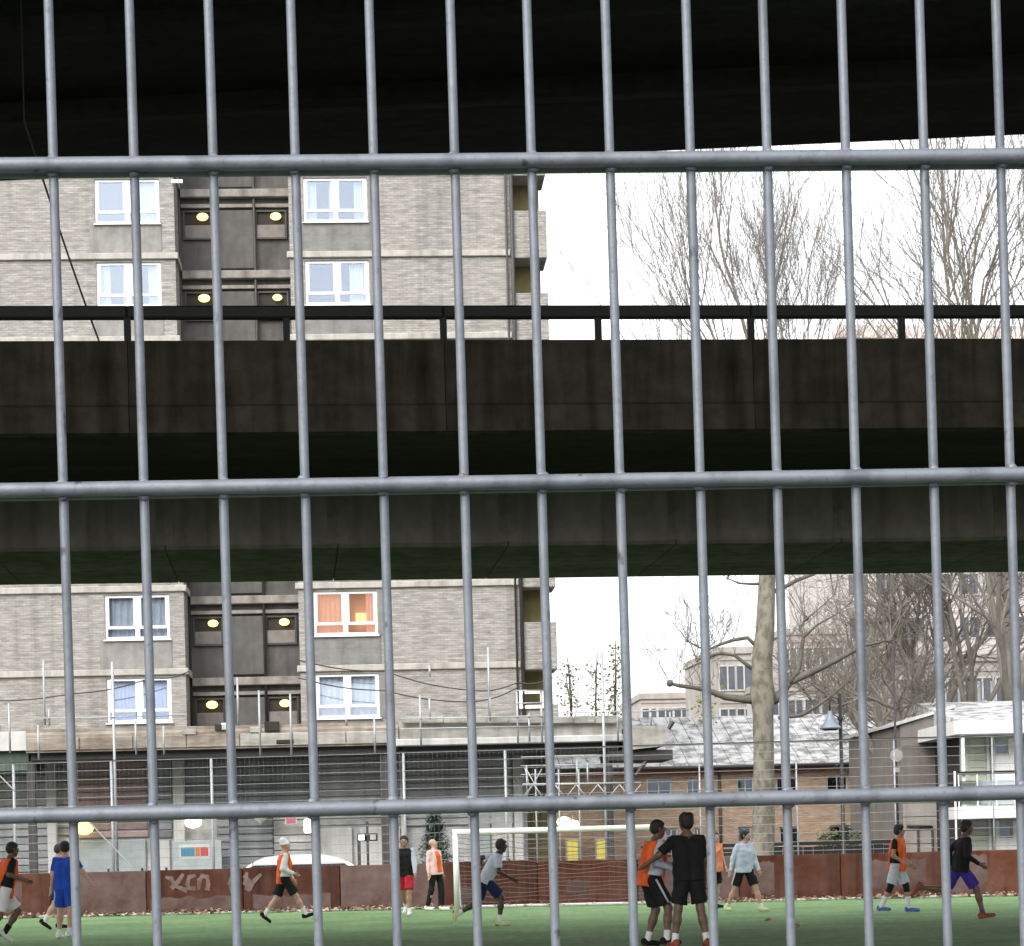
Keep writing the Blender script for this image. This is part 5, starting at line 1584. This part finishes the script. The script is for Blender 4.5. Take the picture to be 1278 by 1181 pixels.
    MB().tube([mc - hr * .024 * s, mc + hf * .006 * s, mc + hr * .024 * s], [.004, .008, .004], 6).build('mouth', M_MOUTH, root, True)
    # clothes
    def torso(sd, add, z_hem, shoulder=True):
        for q in 'LR':
            j = J[q]; sg = j['sg']
            sd.cap(hip + rt * sg * .082 * s * w - up * .07 * s, chest + rtS * sg * .07 * s * w, .113 * s * w + add, .108 * s * w + add)
            if shoulder: sd.cap(chest + rtS * sg * .075 * s * w, j['sh'] - rtS * sg * .04 * s - up * .025 * s, .10 * s * w + add, .062 * s + add)
        sd.cap(chest, neck - up * .03 * s, .085 * s + add, .058 * s + add)
        for q in 'LR': sd.cap(neck - up * .02 * s, J[q]['sh'] - rtS * J[q]['sg'] * .05 * s, .048 * s + add, .05 * s + add)
        sd.cut(hip + up * z_hem, -up)
        sd.cut(neck - up * .005 * s, (up * 1.0 - fw * .25).normalized())
    if shirt:
        if bib and sleeve > 0 and sleeve_mt is None: sleeve_mt = shirt
        sd = SDF(HF, .03); torso(sd, .014, .05 * s if bib else -.075 * s)
        if sleeve > 0 and sleeve_mt is None:
            for q in 'LR':
                j = J[q]
                if sleeve < 1:
                    end = j['sh'].lerp(j['el'], sleeve); n_ = (j['el'] - j['sh']).normalized()
                    sd.cap(j['sh'], end, .066 * s, .064 * s, (end, n_))
                else:
                    sd.cap(j['sh'], j['el'], .066 * s, .052 * s); sd.cap(j['el'], j['wr'], .052 * s, .038 * s, (j['wr'], (j['wr'] - j['el']).normalized()))
        sdf_obj('shirt', sd, shirt, root, .0045, int(px) if not isinstance(px, tuple) else 3)
        if sleeve > 0 and sleeve_mt is not None:
            for q in 'LR':
                j = J[q]; sd = SDF(HF, .03)
                end = j['sh'].lerp(j['el'], min(sleeve, 1)); n_ = (j['el'] - j['sh']).normalized()
                sd.cap(j['sh'], end, .068 * s, .058 * s, (end, n_) if sleeve < 1 else None)
                if sleeve >= 1: sd.cap(j['el'], j['wr'], .054 * s, .038 * s, (j['wr'], (j['wr'] - j['el']).normalized()))
                sdf_obj('sleeve', sd, sleeve_mt, root, .0025, 5)
    if bib:
        sd = SDF(HF, .03); torso(sd, .036, -.11 * s)
        for q in 'LR':     # arm holes: keep the bib off the arms
            j = J[q]; sd.cut(j['sh'] + rtS * j['sg'] * .035 * s, (rtS * j['sg'] - up * .15).normalized()) if abs((armL if q == 'L' else armR)[1]) < 35 else None
        sdf_obj('bib', sd, bib, root, .0055, 9)
    if chest_mt:
        sd = SDF(HF, .03); torso(sd, .024, -.02 * s, False)
        sd.cut(chest + up * .13 * s, up); sd.cut(chest + rtS * .085 * s, rtS); sd.cut(chest - rtS * .085 * s, -rtS); sd.cut(chest, -fwS)
        sdf_obj('chest_panel', sd, chest_mt, root)
    if shorts or trouser:
        sd = SDF(HF, .03)
        for q in 'LR':
            j = J[q]; sg = j['sg']
            sd.cap(hip + rt * sg * .06 * s * w + up * .06 * s, j['hp'], .100 * s * w, .100 * s * w)
            if shorts:
                end = j['hp'].lerp(j['kn'], .86)
                sd.cap(j['hp'], j['hp'].lerp(j['kn'], .95), .097 * s * w, .106 * s * w, (end, j['t1']))
            else:
                sd.cap(j['hp'], j['kn'], .094 * s * w, .07 * s * w); e2 = j['ak'] - j['t2'] * .03
                sd.cap(j['kn'], j['ak'], .07 * s * w, .052 * s, (e2, j['t2']))
        sd.cut(hip + up * .10 * s, up)
        sdf_obj('shorts' if shorts else 'trousers', sd, shorts or trouser, root, .0045, 12)
    if stripe:
        for q in 'LR':
            j = J[q]; out = rt * j['sg'] * .112 * s * w
            MB().tube([j['hp'] + out - Vector((0, 0, .0)), j['hp'].lerp(j['kn'], .5) + out * .98, j['hp'].lerp(j['kn'], .82) + out * .96], .016, 6).build('stripe', stripe, root, True)
    if legging:
        for q in 'LR':
            j = J[q]; sd = SDF(HF, .02)
            sd.cap(j['hp'].lerp(j['kn'], .6), j['kn'], .075 * s, .06 * s); sd.cap(j['kn'], j['kn'] + j['t2'] * .15 * s, .06 * s, .06 * s)
            sdf_obj('legging', sd, legging, root)
    for q in 'LR':
        j = J[q]
        if sock:
            a = j['ak'].lerp(j['kn'], sockh); sd = SDF(.011, .02)
            sd.cap(a, j['ak'], (.056 if sockh > .3 else .045) * s, .042 * s, (a, -j['t2'] * -1.0 if False else (j['kn'] - j['ak']).normalized()))
            sd.cap(j['ak'], j['heel'], .042 * s, .038 * s)
            sdf_obj('sock', sd, sock, root)
        sd = SDF(.011, .02)
        sd.cap(j['heel'] - j['fdn'] * .012, j['toe'] - j['fdn'] * .004, .046 * s, .038 * s); sd.cap(j['heel'] - j['fdn'] * .03 * s, j['heel'].lerp(j['toe'], .4), .046 * s, .042 * s)
        sd.cut(j['heel'] + j['fdn'] * .034 * s, j['fdn'])
        sdf_obj('shoe', sd, shoe, root)
    if hair:
        sd = SDF(.011, .02)
        top = hc + hup * .03 * s - hf * .02 * s
        if hairstyle == 'short':
            sd.cap(top, top + hf * .03 * s, .094 * s, .085 * s); sd.cap(top - hup * .03 * s - hf * .012 * s, top, .086 * s, .092 * s)
            sd.cut(hc + hf * .062 * s + hup * .05 * s, (hf * .85 - hup * .55).normalized())
        elif hairstyle == 'tall':
            for k in range(9):
                a = k * .7; rr_ = .045 * s
                sd.cap(top, top + hup * (.045 + .015 * math.sin(k * 2.3)) * s + (hf * math.cos(a) + hr * math.sin(a)) * rr_, .085 * s, .052 * s)
            sd.cap(top - hup * .04 * s - hf * .015 * s, top, .084 * s, .09 * s)
            sd.cut(hc + hf * .065 * s + hup * .055 * s, (hf * .85 - hup * .6).normalized())
        elif hairstyle == 'beanie':
            sd.cap(top + hup * .005, top + hup * .075 * s - hf * .03 * s, .108 * s, .085 * s)
            sd.cut(hc + hup * .032 * s + hf * .02 * s, (-hup + hf * .12).normalized())
        elif hairstyle == 'pony':
            sd.cap(top, top + hf * .03 * s, .094 * s, .085 * s); sd.cap(top - hup * .04 * s - hf * .02 * s, top, .086 * s, .092 * s)
            sd.cap(top - hf * .09 * s, top - hf * .13 * s - hup * .12 * s, .035 * s, .022 * s)
            sd.cut(hc + hf * .06 * s + hup * .05 * s, (hf * .85 - hup * .55).normalized())
        sdf_obj('beanie' if hairstyle == 'beanie' else 'hair', sd, hair, root)
    return root, J, hc

# yaw 0 looks away from the camera, -90 looks to the right, 180 looks at the camera
person(6, 1183, -62, 'running person in orange bib and white shorts cut off at the left edge', 'brown', 1.72, lean=14, armL=(-35, 18, 70), armR=(-12, 34, 95), legL=(38, 3, 70), legR=(-14, 3, 22),
       shirt=C_BLACK, sleeve=.9, bib=C_ORANGE, shorts=C_WHITE, shoe=C_WHITE, sock=C_BLACK)
person(83, 1172, -14, 'person in full royal blue kit seen from behind with right arm held out', 'fair', 1.73, lean=3, armL=(-3, 12, 8), armR=(8, 34, 12), legL=(4, 4, 6), legR=(-7, 4, 12), head=(10, -4),
       shirt=C_BLUE, sleeve=.72, shorts=C_BLUE, shoe=C_WHITE, sockh=.22, stripe=C_LBLUE)
person(73, 1160, -60, 'person in navy and white mostly hidden behind the blue player', 'fair', 1.74, lean=4, armL=(-10, 6, 20), armR=(-16, 8, 20), legL=(12, 3, 14), legR=(-14, 3, 20),
       shirt=C_NAVY, sleeve=.6, sleeve_mt=C_WHITE, shorts=C_NAVY, shoe=C_BLACK, hair=C_HAIRB)
person(356, 1152, -76, 'person striding right in a white beanie, orange bib and black shorts', 'fair', 1.72, lean=2, armL=(15, 8, 20), armR=(-14, 12, 84), legL=(-22, 3, 14), legR=(32, 3, 6), footR=18, head=(4, 0),
       shirt=C_WHITE, sleeve=1.0, bib=C_ORANGE, shorts=C_BLACK, shoe=C_BLACK, sockh=.34, hair=C_WHITE, hairstyle='beanie')
person(507, 1143, 168, 'bearded person walking in black top with white sleeves and red shorts', 'tan', 1.78, lean=2, armL=(12, 12, 14), armR=(-14, 10, 14), legL=(14, 2, 6), legR=(-18, 2, 26), head=(8, 0),
       shirt=C_BLACK, sleeve=1.0, sleeve_mt=C_GREY, shorts=C_RED, shoe=C_WHITE, sockh=.18, hair=C_HAIR)
pk = person(545, 1137, -128, 'bald person in pale pink top with orange chest and black trousers', 'fair', 1.72, lean=-5, armL=(-8, 12, 12), armR=(-6, 10, 10), legL=(10, 3, 10), legR=(-8, 3, 8), head=(25, -14),
       shirt=C_PINK, sleeve=1.0, trouser=C_BLACK, shoe=C_WHITE, sock=None, hair=None, chest_mt=C_ORANGE)
person(607, 1156, -86, 'person sprinting right in pale grey shirt and navy shorts in front of the goal', 'dark', 1.76, lean=30, armL=(-58, 14, 70), armR=(30, 14, 62), legL=(-20, 3, 40), legR=(40, 3, 46), head=(-4, -14), footL=-30,
       shirt=C_GREY, sleeve=.75, shorts=C_NAVY, shoe=C_YSHOE, sockh=.28, hair=C_HAIR)
person(814, 1182, -72, 'person in orange vest over pale grey sleeves facing the player in black', 'brown', 1.76, lean=10, armL=(26, 14, 70), armR=(-12, 20, 92), legL=(16, 6, 32), legR=(26, 8, 34), head=(-6, 0),
       shirt=C_GREY, sleeve=1.0, bib=C_ORANGE, shorts=C_BLACK, shoe=C_BLACK, sockh=.3, stripe=C_GREY, build=1.05)
person(862, 1183, 14, 'tall person all in black seen from behind reaching towards the orange vest', 'brown', 1.79, lean=4, armL=(28, 40, 28), armR=(4, 9, 14), legL=(4, 8, 6), legR=(-3, 7, 6), head=(14, 0),
       shirt=C_BLACK, sleeve=.85, shorts=C_BLACK, shoe=C_SHRED, sockh=.26, hairstyle='tall', build=1.04)
person(893, 1134, -140, 'person in pale orange vest half hidden behind a fence wire beside the light blue top', 'fair', 1.68, lean=2, armL=(4, 12, 16), armR=(2, 10, 14), legL=(-4, 3, 6), legR=(6, 3, 6),
       shirt=C_BLACK, sleeve=.0, bib=C_ORPALE, shorts=C_BLACK, shoe=C_BLACK, sock=None, hair=C_HAIRB, hairstyle='pony')
person(930, 1138, -150, 'person striding in pale blue long sleeved top and black shorts', 'fair', 1.72, lean=4, armL=(8, 14, 12), armR=(-12, 16, 12), legL=(20, 12, 10), legR=(-14, 12, 10), head=(38, 0),
       shirt=C_LBLUE, sleeve=1.0, shorts=C_BLACK, shoe=C_YSHOE, sockh=.2, hair=C_HAIR, stripe=C_WHITE)
person(1121, 1139, -118, 'person in bright orange bib, pale grey shorts and blue boots', 'tan', 1.70, lean=4, armL=(2, 8, 50), armR=(-2, 12, 62), legL=(18, 5, 12), legR=(-14, 5, 12), head=(24, 4),
       shirt=C_BLACK, sleeve=.55, bib=C_ORANGE, shorts=C_GREY, shoe=C_SHBLUE, sockh=.62, legging=C_BLACK, hairstyle='tall')
person(1200, 1147, -84, 'person running right in black top and violet blue shorts', 'brown', 1.78, lean=10, armL=(-38, 14, 60), armR=(2, 16, 66), legL=(-34, 3, 62), legR=(34, 3, 22), head=(-6, 4), footL=-25, footR=8,
       shirt=C_BLACK, sleeve=1.0, shorts=C_PURP, shoe=C_SHRED, sock=C_DGREY, sockh=.2, hairstyle='tall')
